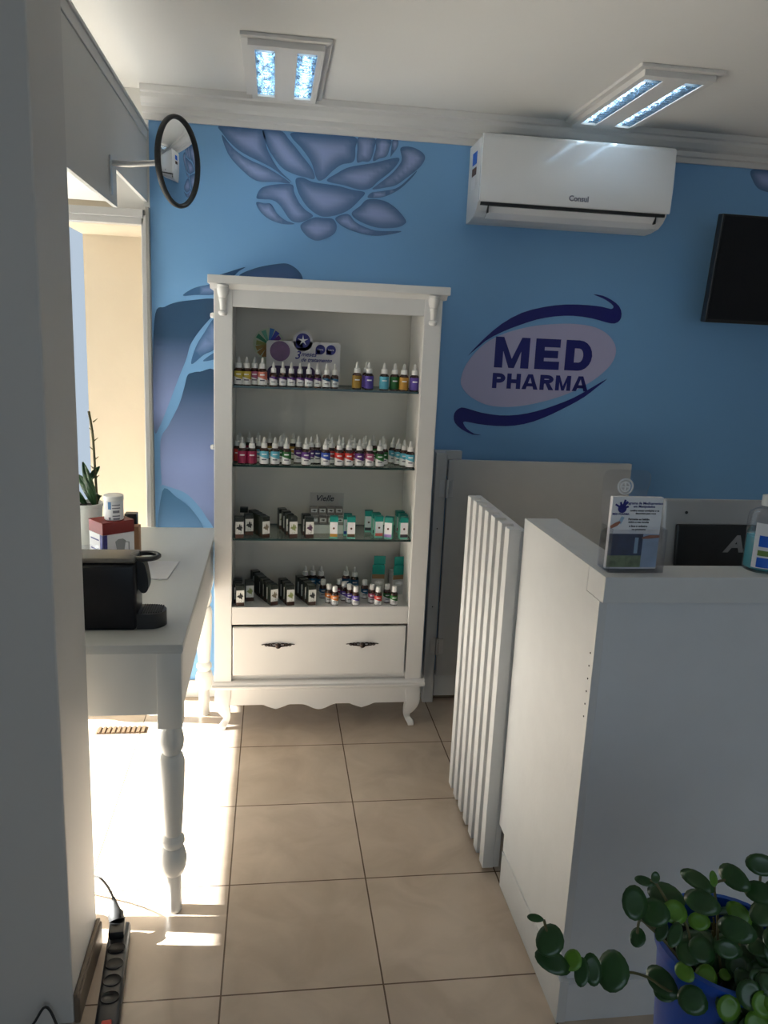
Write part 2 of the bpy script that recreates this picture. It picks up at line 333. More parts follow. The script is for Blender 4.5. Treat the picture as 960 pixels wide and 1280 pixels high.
PETALS = {'P1': [(-0.111, 2.343), (-0.028, 2.344), (0.052, 2.343), (0.07, 2.276), (0.111, 2.209), (0.166, 2.161), (0.131, 2.182), (0.081, 2.211), (-0.018, 2.251), (-0.067, 2.284), (-0.098, 2.317)], 'P2': [(-0.101, 2.312), (-0.057, 2.266), (-0.003, 2.233), (0.081, 2.202), (0.161, 2.157), (0.111, 2.157), (0.032, 2.156), (-0.028, 2.194), (-0.077, 2.246)], 'P3': [(0.055, 2.342), (0.123, 2.342), (0.154, 2.314), (0.199, 2.266), (0.246, 2.213), (0.255, 2.178), (0.221, 2.181), (0.176, 2.19), (0.13, 2.21), (0.09, 2.254), (0.065, 2.298)], 'P4': [(0.17, 2.34), (0.287, 2.342), (0.408, 2.343), (0.412, 2.301), (0.407, 2.253), (0.361, 2.238), (0.326, 2.213), (0.294, 2.181), (0.266, 2.177), (0.242, 2.237), (0.204, 2.285), (0.166, 2.32)], 'P5': [(0.423, 2.347), (0.487, 2.346), (0.486, 2.306), (0.472, 2.26), (0.442, 2.255), (0.42, 2.252), (0.42, 2.301)], 'P6': [(0.494, 2.344), (0.551, 2.346), (0.547, 2.311), (0.536, 2.281), (0.508, 2.27), (0.483, 2.261), (0.493, 2.307)], 'P7': [(0.558, 2.344), (0.579, 2.344), (0.578, 2.317), (0.558, 2.288), (0.552, 2.281), (0.554, 2.316)], 'P8': [(0.304, 2.174), (0.342, 2.204), (0.392, 2.231), (0.483, 2.252), (0.554, 2.273), (0.585, 2.278), (0.584, 2.261), (0.556, 2.227), (0.506, 2.186), (0.477, 2.159), (0.436, 2.15), (0.374, 2.162)], 'P9': [(0.591, 2.316), (0.634, 2.322), (0.677, 2.306), (0.69, 2.283), (0.669, 2.248), (0.619, 2.206), (0.579, 2.177), (0.538, 2.165), (0.485, 2.155), (0.512, 2.179), (0.562, 2.221), (0.592, 2.259), (0.597, 2.281)], 'P9b': [(0.658, 2.235), (0.64, 2.207), (0.59, 2.16), (0.529, 2.129), (0.47, 2.122), (0.481, 2.142), (0.528, 2.152), (0.59, 2.171)], 'P10': [(0.184, 2.174), (0.211, 2.179), (0.252, 2.166), (0.343, 2.159), (0.405, 2.148), (0.455, 2.141), (0.435, 2.112), (0.395, 2.073), (0.345, 2.049), (0.288, 2.041), (0.237, 2.067), (0.201, 2.111), (0.185, 2.148)], 'P11': [(0.032, 2.093), (0.044, 2.124), (0.072, 2.14), (0.131, 2.151), (0.17, 2.15), (0.177, 2.125), (0.196, 2.089), (0.222, 2.062), (0.253, 2.041), (0.225, 2.021), (0.194, 2.012), (0.162, 2.022), (0.123, 2.072), (0.094, 2.089), (0.057, 2.09)], 'P12': [(0.031, 2.076), (0.063, 2.075), (0.089, 2.074), (0.111, 2.042), (0.144, 2.018), (0.182, 2.006), (0.134, 2.003), (0.083, 2.017), (0.048, 2.043)], 'P13': [(0.205, 2.003), (0.255, 2.034), (0.296, 2.035), (0.332, 2.034), (0.348, 2.009), (0.339, 1.979), (0.298, 1.955), (0.262, 1.949), (0.226, 1.967)], 'P14': [(0.406, 2.059), (0.438, 2.089), (0.468, 2.116), (0.53, 2.116), (0.583, 2.09), (0.623, 2.05), (0.62, 2.033), (0.587, 2.017), (0.514, 2.012), (0.442, 2.031)], 'P14b': [(0.342, 2.038), (0.391, 2.056), (0.428, 2.025), (0.504, 2.001), (0.606, 2.005), (0.578, 1.993), (0.505, 1.981), (0.431, 1.989), (0.369, 2.01)], 'Q1': [(-0.13, 1.788), (-0.082, 1.807), (-0.01, 1.832), (-0.034, 1.815), (-0.066, 1.79)], 'Q2': [(-0.034, 1.795), (0.03, 1.83), (0.111, 1.85), (0.16, 1.853), (0.202, 1.828), (0.217, 1.794), (0.178, 1.775), (0.047, 1.768)], 'Q3': [(-0.252, 1.711), (-0.21, 1.741), (-0.154, 1.757), (-0.126, 1.767), (-0.126, 1.723), (-0.203, 1.715)], 'Q4': [(-0.359, 1.635), (-0.322, 1.664), (-0.282, 1.682), (-0.227, 1.693), (-0.126, 1.703), (-0.127, 1.652), (-0.145, 1.629), (-0.187, 1.579), (-0.224, 1.522), (-0.241, 1.465), (-0.274, 1.382), (-0.312, 1.281), (-0.35, 1.188), (-0.379, 1.178), (-0.374, 1.427)], 'Q5': [(-0.221, 1.445), (-0.204, 1.511), (-0.171, 1.569), (-0.127, 1.628), (-0.123, 1.519), (-0.172, 1.484)], 'Q6': [(-0.176, 1.459), (-0.123, 1.498), (-0.123, 1.471)], 'Q7': [(-0.237, 1.399), (-0.217, 1.411), (-0.188, 1.416), (-0.123, 1.412), (-0.123, 1.186), (-0.124, 0.793), (-0.149, 0.791), (-0.191, 0.854), (-0.25, 0.915), (-0.341, 0.948), (-0.345, 0.957), (-0.347, 1.129), (-0.313, 1.197), (-0.271, 1.282), (-0.25, 1.35)], 'Q8': [(-0.343, 0.92), (-0.284, 0.895), (-0.225, 0.845), (-0.175, 0.765), (-0.141, 0.657), (-0.35, 0.656)], 'P15': [(2.085, 2.34), (2.212, 2.343), (2.226, 2.261), (2.141, 2.262), (2.1, 2.291)]}
LOGO = {'up': [(0.916, 1.524), (0.979, 1.595), (1.053, 1.662), (1.137, 1.711), (1.23, 1.739), (1.325, 1.754), (1.422, 1.756), (1.488, 1.752), (1.528, 1.745), (1.537, 1.757), (1.514, 1.774), (1.484, 1.788), (1.442, 1.801), (1.483, 1.798), (1.526, 1.782), (1.562, 1.758), (1.576, 1.728), (1.572, 1.701), (1.549, 1.686), (1.512, 1.689), (1.444, 1.703), (1.362, 1.709), (1.282, 1.703), (1.203, 1.686), (1.125, 1.658), (1.056, 1.628), (0.987, 1.588)], 'lo': [(1.542, 1.452), (1.5, 1.415), (1.446, 1.37), (1.383, 1.332), (1.304, 1.29), (1.224, 1.256), (1.144, 1.237), (1.062, 1.233), (0.98, 1.239), (0.923, 1.248), (0.916, 1.239), (0.934, 1.216), (0.967, 1.197), (1.0, 1.192), (0.959, 1.193), (0.909, 1.215), (0.879, 1.241), (0.872, 1.269), (0.88, 1.292), (0.903, 1.307), (0.936, 1.302), (0.993, 1.288), (1.075, 1.279), (1.156, 1.284), (1.237, 1.302), (1.317, 1.33), (1.396, 1.364), (1.467, 1.406)], 'ov': [(0.893, 1.424), (0.915, 1.494), (0.98, 1.572), (1.064, 1.621), (1.173, 1.655), (1.269, 1.67), (1.365, 1.676), (1.465, 1.666), (1.534, 1.631), (1.568, 1.578), (1.555, 1.519), (1.503, 1.462), (1.425, 1.409), (1.33, 1.366), (1.218, 1.333), (1.121, 1.317), (1.023, 1.32), (0.948, 1.349), (0.906, 1.386)]}
LEAVES = [(0.5021, -1.8832, 0.7477, 0.0111, 0.0048, -10.0, 0), (0.5241, -1.8933, 0.7165, 0.0179, 0.0207, 0.0, 0), (0.5285, -1.9008, 0.6857, 0.0238, 0.0139, 20.0, 0), (0.558, -1.9044, 0.6889, 0.0119, 0.0139, 0.0, 1), (0.572, -1.9101, 0.6721, 0.0099, 0.0179, 0.0, 0), (0.5877, -1.9114, 0.6766, 0.0119, 0.0199, 0.0, 0), (0.6172, -1.9159, 0.676, 0.0207, 0.0258, -10.0, 0), (0.6815, -1.8601, 0.7824, 0.0131, 0.0062, 0.0, 0), (0.6821, -1.8898, 0.8109, 0.0056, 0.0072, 0.0, 0), (0.6511, -1.895, 0.7736, 0.0167, 0.0219, 20.0, 0), (0.7191, -1.8615, 0.7567, 0.0248, 0.0166, 0.0, 0), (0.6858, -1.8904, 0.7514, 0.0202, 0.0182, 0.0, 0), (0.6725, -1.8777, 0.6971, 0.0103, 0.0131, 0.0, 0), (0.7179, -1.8944, 0.7526, 0.0161, 0.0153, 0.0, 1), (0.7593, -1.8946, 0.7336, 0.0142, 0.0114, 0.0, 1), (0.7084, -1.9176, 0.7332, 0.0087, 0.0167, 0.0, 0), (0.703, -1.8902, 0.7173, 0.0081, 0.0142, 0.0, 0), (0.7618, -1.869, 0.7868, 0.0239, 0.0115, 0.0, 0), (0.7767, -1.8891, 0.8026, 0.0049, 0.0101, 0.0, 1), (0.8143, -1.882, 0.7982, 0.0225, 0.0143, 0.0, 0), (0.854, -1.8871, 0.8207, 0.0204, 0.0143, 0.0, 0), (0.7441, -1.9165, 0.7861, 0.0229, 0.015, 0.0, 0), (0.8238, -1.8945, 0.7432, 0.0184, 0.0123, 20.0, 1), (0.8475, -1.8995, 0.7832, 0.0203, 0.0142, 0.0, 0), (0.8432, -1.9207, 0.7656, 0.016, 0.02, 0.0, 0), (0.7944, -1.9338, 0.75, 0.0237, 0.0158, 0.0, 0), (0.8483, -1.8979, 0.7136, 0.0165, 0.0165, 0.0, 0), (0.7587, -1.912, 0.6991, 0.017, 0.017, 0.0, 0), (0.7367, -1.9101, 0.6943, 0.0141, 0.0182, 0.0, 0), (0.7264, -1.9259, 0.6755, 0.014, 0.0112, 0.0, 1), (0.7592, -1.9307, 0.6665, 0.014, 0.0168, 0.0, 1), (0.713, -1.8928, 0.6279, 0.0248, 0.0157, 10.0, 0), (0.7156, -1.8996, 0.6147, 0.0144, 0.0124, 0.0, 0), (0.7333, -1.945, 0.6423, 0.019, 0.0178, 0.0, 0), (0.7774, -1.9254, 0.605, 0.0163, 0.0183, 0.0, 0), (0.8213, -1.9385, 0.6379, 0.0221, 0.0201, 0.0, 0), (0.8458, -1.939, 0.6742, 0.016, 0.024, 0.0, 0), (0.7901, -1.9291, 0.7117, 0.0179, 0.012, 0.0, 0), (0.8118, -1.9291, 0.682, 0.0141, 0.0141, 0.0, 0), (0.7943, -1.9264, 0.6644, 0.0081, 0.0081, 0.0, 1), (0.8191, -1.9348, 0.6105, 0.0162, 0.0162, 0.0, 0), (0.8414, -1.9241, 0.7082, 0.0161, 0.0121, 0.0, 0), (0.8621, -1.9391, 0.7336, 0.0199, 0.0199, 0.0, 0), (0.8855, -1.9313, 0.6496, 0.0203, 0.0183, 0.0, 0), (0.8897, -1.8891, 0.7701, 0.0206, 0.0185, 0.0, 0), (0.8716, -1.9468, 0.6176, 0.0202, 0.0182, 0.0, 0)]
STEMS = [[(0.8044, -1.9113, 0.6569), (0.732, -1.9085, 0.6217), (0.6872, -1.8975, 0.6417), (0.6433, -1.9113, 0.6674), (0.5918, -1.9047, 0.6631), (0.5639, -1.8983, 0.6736), (0.5439, -1.893, 0.6845), (0.5277, -1.8847, 0.7111), (0.5193, -1.8775, 0.7381)], [(0.797, -1.9209, 0.6086), (0.7598, -1.9034, 0.6629), (0.7448, -1.8881, 0.7221), (0.7222, -1.8797, 0.7451), (0.6994, -1.8687, 0.78), (0.6892, -1.8655, 0.7875)], [(0.7437, -1.903, 0.6542), (0.723, -1.8931, 0.6852), (0.6902, -1.8816, 0.7157), (0.6738, -1.8767, 0.7269), (0.67, -1.8806, 0.7068)], [(0.8049, -1.9184, 0.6249), (0.7939, -1.9036, 0.6843), (0.7911, -1.89, 0.7441), (0.7865, -1.8805, 0.7839), (0.8025, -1.881, 0.7926)], [(0.8128, -1.9159, 0.6412), (0.8243, -1.9078, 0.6857), (0.8276, -1.8967, 0.7378)], [(0.8452, -1.9203, 0.6427), (0.8646, -1.9106, 0.6995), (0.868, -1.9005, 0.7475), (0.8554, -1.8926, 0.7749), (0.8569, -1.884, 0.815)], [(0.7971, -1.9226, 0.6006), (0.8297, -1.9302, 0.5881), (0.8579, -1.9309, 0.6033), (0.8859, -1.9294, 0.6285)], [(0.7064, -1.8847, 0.7124), (0.6901, -1.8807, 0.7197), (0.6818, -1.876, 0.7353), (0.6795, -1.8722, 0.7512)], [(0.7867, -1.885, 0.7639), (0.7625, -1.8835, 0.7548)]]

# ================================================================== THE SETTING
WY = 0.46          # face of the blue wall
CZ = 2.45          # ceiling
bm = B(); box(bm, -0.86, 3.3, -5.2, 1.4, -0.1, 0.0); struct('floor', bm, M_floor)
bm = B(); box(bm, -5.5, -0.87, -5.0, 3.5, -0.14, -0.02); struct('trim_street_pavement', bm, M_street)
bm = B(); box(bm, -1.75, 3.3, -5.2, 0.62, CZ, CZ + 0.1); struct('ceiling', bm, M_ceil)
bm = B(); box(bm, -0.372, 3.3, WY, WY + 0.14, 0, CZ); struct('wall_back', bm, M_blue)
bm = B(); box(bm, -0.50, -0.3725, WY, WY + 0.14, 2.02, CZ); box(bm, -0.90, -0.50, WY, WY + 0.14, 2.19, CZ); struct('wall_back_lintel', bm, M_wall)
bm = B(); box(bm, 3.2, 3.3, -5.2, WY, 0, CZ); struct('wall_right', bm, M_wall)
bm = B()
box(bm, -1.7, -0.85, -5.2, -5.1, 0, CZ); box(bm, 2.45, 3.2, -5.2, -5.1, 0, CZ); box(bm, -0.85, 2.45, -5.2, -5.1, 0, 0.45); box(bm, -0.85, 2.45, -5.2, -5.1, 2.35, CZ)
struct('wall_front', bm, M_wall)
bm = B(); box(bm, -0.85, 2.45, -5.16, -5.15, 0.45, 2.35); struct('window_1', bm, M_pane)
bm = B(); box(bm, -1.75, -1.65, -5.2, -1.25, 0, CZ); struct('wall_left', bm, M_wall)
bm = B(); box(bm, -1.75, -0.86, -5.2, -1.0, -0.1, 0.0); struct('floor_side', bm, M_floor)
# pillar that closes the view on the left
bm = B(); box(bm, -1.65, -0.330, -1.25, -1.0, 0, CZ, 0.004); struct('wall_left_pillar', bm, M_pillar)
bm = B(); box(bm, -0.3295, -0.316, -1.25, -1.0, 0, 0.068, 0.003); box(bm, -0.3295, -0.320, -1.25, -1.0, 0.068, 0.078, 0.002); struct('baseboard_left', bm, M_skirt)
# beam above the side window and its rail
bm = B(); box(bm, -0.392, -0.38, -1.0, -0.17, 1.94, 2.271); box(bm, -0.392, -0.38, -0.17, WY - 0.001, 2.05, 2.271); struct('trim_1', bm, M_wall)
bm = B(); box(bm, -0.394, -0.376, -1.0, WY - 0.001, 2.272, 2.305, 0.002); box(bm, -0.394, -0.371, -1.0, WY - 0.001, 2.305, 2.316, 0.002); struct('trim_2', bm, M_trim)
# cornice with two steps
prof = [(WY - 0.001, 2.343), (WY - 0.012, 2.343), (WY - 0.014, 2.362), (WY - 0.026, 2.366), (WY - 0.028, 2.384), (WY - 0.045, 2.392), (WY - 0.060, 2.410), (WY - 0.062, 2.424), (WY - 0.074, 2.428), (WY - 0.075, CZ - 0.001), (WY - 0.001, CZ - 0.001)]
bm = B(); extrude_profile_x(bm, prof, -0.392, 3.2); struct('trim_3', bm, M_trim)
bm = B(); box(bm, -0.3, 3.2, WY - 0.012, WY - 0.0005, 0, 0.08, 0.002); struct('baseboard_back', bm, M_trim)
# aluminium frame at the end of the blue wall, glazed opening to the left of it
bm = B()
box(bm, -0.90, -0.394, WY - 0.03, WY + 0.03, 1.99, 2.02, 0.002); box(bm, -0.90, -0.394, WY - 0.02, WY + 0.03, 1.965, 1.99, 0.002)
box(bm, -0.404, -0.386, WY - 0.02, WY + 0.03, 0, 2.0, 0.002)
struct('window_2', bm, M_alu)
bm = B(); box(bm, -0.386, -0.3725, WY - 0.03, WY + 0.02, 0, 2.03, 0.002); struct('trim_4', bm, M_alug)
# reveal seen through the opening
bm = B(); box(bm, -0.80, 0.2, 1.26, 1.36, 0, 2.15); box(bm, -0.30, -0.2, 0.61, 1.26, 0, 2.05); struct('wall_reveal', bm, M_cream)
bm = B(); box(bm, -0.80, -0.2, 0.50, 1.26, 2.003, 2.05); struct('ceiling_reveal', bm, M_cream)
# side window: glass sheet, post; unseen outer sheet added to cut the sunlight
bm = B(); box(bm, -0.868, -0.862, -0.99, 1.25, 0.03, 2.19); struct('window_3', bm, M_pane)
bm = B(); box(bm, -0.90, -0.84, -1.0, 0.60, 2.19, 2.23); box(bm, -0.90, -0.85, -1.0, 0.60, 2.23, CZ); struct('wall_side_header', bm, M_wall)
bm = B(); aw = Matrix.Identity(4)
v = [bm.verts.new(p) for p in ((-0.9, -4.5, 2.62), (-0.9, 4.5, 2.62), (-3.2, 4.5, 2.21), (-3.2, -4.5, 2.21))]; bm.faces.new(v)  # sloping sheet added out of view to set the sun patch edge
r = bmesh.ops.extrude_face_region(bm, geom=bm.faces[:]); bmesh.ops.translate(bm, vec=(0, 0, 0.04), verts=[e for e in r['geom'] if isinstance(e, bmesh.types.BMVert)])
tag(obj('sun_cutoff_sheet', bm, mat('sun_cutoff_cloth', (0.70, 0.66, 0.58), 0.8)), 'unseen sloping sheet added outside to cut off the sunlight', 'light blocker')

# ---------------- lotus print on the blue wall
def hexmix(a, b, t): return tuple(x + (y - x) * t for x, y in zip(a, b))
layer = None
UP_D, UP_L = (0.05, 0.14, 0.30), (0.33, 0.41, 0.68)
BIG_D, BIG_L = (0.012, 0.06, 0.14), (0.30, 0.38, 0.68)
def petal(bm, layer, pts, key):
    big = key.startswith('Q')
    out = [Vector((p.x, p.y)) for p in cr([(x, z, 0) for x, z in pts], 5, True)]
    xs = [p.x for p in out]; zs = [p.y for p in out]; st = 0.016 if not big else 0.028
    def inside(x, z):
        c = False; j = len(out) - 1
        for i in range(len(out)):
            if (out[i].y > z) != (out[j].y > z) and x < (out[j].x - out[i].x) * (z - out[i].y) / (out[j].y - out[i].y) + out[i].x: c = not c
            j = i
        return c
    def dist(x, z):
        d = 9
        for i in range(len(out)):
            a, b_ = out[i - 1], out[i]; ab = b_ - a; L2 = ab.length_squared or 1e-9
            t = max(0, min(1, ((x - a.x) * ab.x + (z - a.y) * ab.y) / L2)); d = min(d, math.hypot(x - a.x - ab.x * t, z - a.y - ab.y * t))
        return d
    pp = list(out); n0 = len(pp); x = min(xs)
    while x < max(xs):
        z = min(zs)
        while z < max(zs):
            if inside(x, z) and dist(x, z) > st * 0.35: pp.append(Vector((x, z)))
            z += st
        x += st
    vs, _, fs, *_ = delaunay_2d_cdt(pp, [(i, (i + 1) % n0) for i in range(n0)], [], 1, 1e-6)
    dd = [dist(p.x, p.y) for p in vs]; mx = max(dd) or 1; z0, z1 = min(zs), max(zs)
    cl = []
    for p, d in zip(vs, dd):
        t = min(1, d / min(mx, 0.075 if not big else 0.10)); t = t * t * (3 - 2 * t)
        h = (z1 - p.y) / (z1 - z0)
        if big:
            if key in ('Q4', 'Q7'):
                g = max(0, min(1, (h - (0.28 if key == 'Q4' else 0.10)) / 0.5)); g *= 1 - 0.55 * max(0, (h - 0.85) / 0.15); c = hexmix(BIG_D, BIG_L, g)
            elif key == 'Q8': c = hexmix((0.05, 0.17, 0.33), (0.16, 0.32, 0.58), h)
            elif key in ('Q2', 'Q1'): c = hexmix((0.02, 0.08, 0.19), (0.10, 0.16, 0.36), t * h)
            else: c = hexmix((0.04, 0.13, 0.28), (0.20, 0.30, 0.56), t)
        else:
            side = 0.25 + 0.75 * (0.5 + 0.5 * sin(4.0 * (p.x - xs[0]) / (max(xs) - min(xs)) + 0.8))
            c = hexmix(UP_D, UP_L, min(1, t * 0.75 + 0.25 * side * t + 0.12 * h))
        cl.append((*c, 1))
    bv = [bm.verts.new((p.x, WY - 0.0015, p.y)) for p in vs]
    for f in fs:
        try: face = bm.faces.new([bv[i] for i in f])
        except ValueError: continue
        for lp in face.loops:
            lp[layer] = (0, 0, 0, 1)
    lut = {b_: c for b_, c in zip(bv, cl)}
    for b_ in bv:
        for lp in b_.link_loops: lp[layer] = lut[b_]
    return z1
for nm, keys, lab in (('lotus_mural', 'P', 'printed lotus flower with layered blue petals high on the back wall under the cornice'), ('petal_mural', 'Q', 'large printed dark blue petals on the wall left of the display cabinet'), ('petal_mural', 'P15', 'small printed petal under the cornice at the right edge')):
    bm = B(); layer = bm.loops.layers.float_color.new('print')
    for k, pts in PETALS.items():
        if (k == 'P15') != (keys == 'P15') or not k.startswith(keys[0]): continue
        petal(bm, layer, [(max(x, -0.371), min(z, 2.342)) for x, z in pts], k)
    tag(obj(nm, bm, M_petal), lab, 'mural')

# ---------------- MED PHARMA sign
sign = thing('wall_sign', 'oval pharmacy sign with navy lettering and two swooshes on blue wall', 'sign', (1.23, WY, 1.52))
def rel(pts, n=6, closed=True):
    q = cr([(x - 1.23, z - 1.52, 0) for x, z in pts], n, closed)
    out = []
    for p in q:
        if not out or (abs(p.x - out[-1][0]) + abs(p.y - out[-1][1])) > 1e-5: out.append((p.x, p.y))
    return out
bm = B(); plate(bm, rel(LOGO['ov'], 5), -0.0022, -0.0006); obj('oval', bm, M_lilac, sign)
for k in ('up', 'lo'):
    bm = B(); plate2(bm, rel(LOGO[k], 2), -0.0022, -0.0006); obj('swoosh', bm, M_navy, sign)
def quad(bm, a, b, c, d):
    vs = [bm.verts.new((p[0], 0, p[1])) for p in (a, b, c, d)]; bm.faces.new(vs)
def glyph(ch, bm, x, z, w_, h, t):
    """heavy block capitals; x,z lower left; w_,h size; t stroke"""
    def q(*pts): quad(bm, *[(x + px * w_, z + pz * h) for px, pz in pts])
    s = t / w_; v = t / h * 0.86
    def rect(x0, x1, z0, z1): q((x0, z0), (x1, z0), (x1, z1), (x0, z1))
    def bowl(z0, z1, x0):
        zc = (z0 + z1) / 2; hh = (z1 - z0) / 2; n = 10
        rx = min(0.5, (1 - x0)); cx_ = 1 - rx
        rect(x0, cx_, z1 - v, z1); rect(x0, cx_, z0, z0 + v)
        for i in range(n):
            a0 = -pi / 2 + pi * i / n; a1 = -pi / 2 + pi * (i + 1) / n
            q((cx_ + cos(a0) * rx, zc + sin(a0) * hh), (cx_ + cos(a1) * rx, zc + sin(a1) * hh), (cx_ + cos(a1) * (rx - s), zc + sin(a1) * (hh - v)), (cx_ + cos(a0) * (rx - s), zc + sin(a0) * (hh - v)))
    if ch == 'M':
        rect(0, s * 0.9, 0, 1); rect(1 - s * 0.9, 1, 0, 1)
        q((s * 0.9, 1), (s * 0.9, 0.55), (0.5 - s * 0.3, 0), (0.5, 0.30)); q((1 - s * 0.9, 0.55), (1 - s * 0.9, 1), (0.5, 0.30), (0.5 + s * 0.3, 0)); q((0.5 - s * 0.3, 0), (0.5 + s * 0.3, 0), (0.5, 0.30), (0.5, 0.30001))
    elif ch == 'E': rect(0, s, 0, 1); rect(s, 1, 1 - v, 1); rect(s, 0.93, 0.5 - v * 0.45, 0.5 + v * 0.45); rect(s, 1, 0, v)
    elif ch == 'D': rect(0, s, 0, 1); bowl(0, 1, s)
    elif ch == 'P': rect(0, s, 0, 1); bowl(0.36, 1, s)
    elif ch == 'R': rect(0, s, 0, 1); bowl(0.42, 1, s); q((0.42, 0.42), (0.42 + s * 0.9, 0.46), (1.04, 0), (1.02 - s * 1.1, 0))
    elif ch == 'H': rect(0, s, 0, 1); rect(1 - s, 1, 0, 1); rect(s, 1 - s, 0.5 - v * 0.5, 0.5 + v * 0.5)
    elif ch == 'A':
        q((0, 0), (s, 0), (0.5, 0.80), (0.5 - s * 0.55, 1)); q((1 - s, 0), (1, 0), (0.5 + s * 0.55, 1), (0.5, 0.80)); q((0.5 - s * 0.55, 1), (0.5, 0.80), (0.5 + s * 0.55, 1), (0.5, 1.00001)); rect(0.24, 0.76, 0.2, 0.2 + v * 0.8)
bm = B()
for ch, x0, x1 in (('M', 1.032, 1.183), ('E', 1.209, 1.318), ('D', 1.343, 1.463)): glyph(ch, bm, x0 - 1.23, 1.481 - 1.52, x1 - x0, 0.128, 0.040)
xs_ = [('P', 1.030, 1.086), ('H', 1.094, 1.154), ('A', 1.160, 1.232), ('R', 1.240, 1.300), ('M', 1.310, 1.378), ('A', 1.386, 1.458)]
for ch, x0, x1 in xs_: glyph(ch, bm, x0 - 1.23, 1.394 - 1.52, x1 - x0, 0.064, 0.019)
for f in bm.faces: f.normal_update()
o = obj('lettering', bm, M_navy, sign); o.location = (0, -0.0030, 0)
md = o.modifiers.new('thick', 'SOLIDIFY'); md.thickness = 0.0006

# ================================================================== CABINET
CX0, CX1, CY0, CY1 = -0.109, 0.728, 0.13, 0.42
IX0, IX1 = -0.042, 0.660
cab = thing('display_cabinet', 'tall white display cabinet with glass shelves and one drawer against blue wall', 'cabinet', (0.31, 0.275, 0))
def cobj(name, bm, ma, smooth=False, parent=None):
    bmesh.ops.translate(bm, vec=(-0.31, -0.275, 0), verts=bm.verts); return obj(name, bm, ma, parent or cab, smooth)
bm = B(); box(bm, -0.130, 0.752, 0.112, 0.44, 1.745, 1.775, 0.003)
extrude_profile_x(bm, [(CY0, 1.728), (0.116, 1.7445), (0.40, 1.7445), (0.40, 1.728)], -0.122, 0.742); cobj('top_board', bm, M_white)
bm = B()
box(bm, CX0, IX0, CY0, CY0 + 0.022, 0.215, 1.744, 0.003); box(bm, IX1, CX1, CY0, CY0 + 0.022, 0.215, 1.744, 0.003)
box(bm, IX0, IX1, CY0 + 0.002, CY0 + 0.022, 1.668, 1.744, 0.001)
box(bm, IX0, IX1, CY0 + 0.002, CY0 + 0.022, 0.455, 0.528, 0.002)
box(bm, CX0 + 0.006, CX0 + 0.024, CY0 + 0.02, CY1, 0.215, 1.744); box(bm, CX1 - 0.024, CX1 - 0.006, CY0 + 0.02, CY1, 0.215, 1.744)
box(bm, IX0 - 0.005, IX0 + 0.0, CY0 + 0.02, CY1 - 0.01, 0.215, 1.744); box(bm, IX1, IX1 + 0.005, CY0 + 0.02, CY1 - 0.01, 0.215, 1.744)
box(bm, CX0 + 0.02, CX1 - 0.02, CY0 + 0.02, CY1, 0.215, 0.235)
box(bm, IX0, IX1, CY0 + 0.02, CY1, 0.510, 0.526)
cobj('body', bm, M_white)
bm = B(); box(bm, CX0 + 0.02, CX1 - 0.02, CY1 - 0.006, CY1 + 0.004, 0.22, 1.744); cobj('back_panel', bm, mat('cabinet_back_paint', (0.62, 0.59, 0.535), 0.5, vary=0.03, scale=3))
for z in (1.386, 1.089, 0.800):
    bm = B(); box(bm, IX0 + 0.001, IX1 - 0.001, CY0 + 0.025, CY1 - 0.01, z - 0.008, z)
    o = cobj('glass_shelf', bm, [M_sheet, M_edge])
    for f in o.data.polygons:
        if abs(f.normal.z) < 0.5: f.material_index = 1
# drawer with two ornate pulls
bm = B(); box(bm, IX0 + 0.004, IX1 - 0.006, CY0 - 0.004, CY0 + 0.016, 0.243, 0.446, 0.004); dr = cobj('drawer', bm, M_white)
def pull(cx_):
    bm = B(); y = CY0 - 0.012; z = 0.372
    lathe(bm, [(0.001, -0.011), (0.007, -0.008), (0.0115, -0.002), (0.0115, 0.002), (0.007, 0.006), (0.001, 0.008)], 0, 0, 0, 14, mtx=Matrix.Translation((cx_, y - 0.004, z)) @ Matrix.Rotation(pi / 2, 4, 'X'))
    box(bm, cx_ - 0.0035, cx_ + 0.0035, y, CY0 - 0.002, z - 0.0035, z + 0.0035)
    for s in (-1, 1):
        for k, (d, r_) in enumerate(((0.018, 0.008), (0.033, 0.0065), (0.046, 0.005))):
            pts = [(cx_ + s * (d + r_ * 1.15 * cos(a)), y + 0.004, z + 0.001 + r_ * 0.75 * sin(a)) for a in [2 * pi * i / 14 for i in range(15)]]
            tube(bm, pts, 0.0021, 6)
            pts = [(cx_ + s * (d - 0.004 + r_ * 0.9 * cos(a)), y + 0.003, z - 0.001 + r_ * 1.0 * sin(a)) for a in [0.6 + 2.6 * i / 8 for i in range(9)]]
            tube(bm, pts, 0.0017, 6)
        tube(bm, cr([(cx_ + s * 0.008, y + 0.004, z - 0.006), (cx_ + s * 0.028, y + 0.004, z - 0.003), (cx_ + s * 0.045, y + 0.004, z + 0.003), (cx_ + s * 0.066, y + 0.004, z + 0.002)], 4), [0.0028] * 9 + [0.0018] * 3 + [0.0008], 6)
    o = cobj('drawer_pull', bm, M_bronze, True, dr)
pull(0.140); pull(0.477)
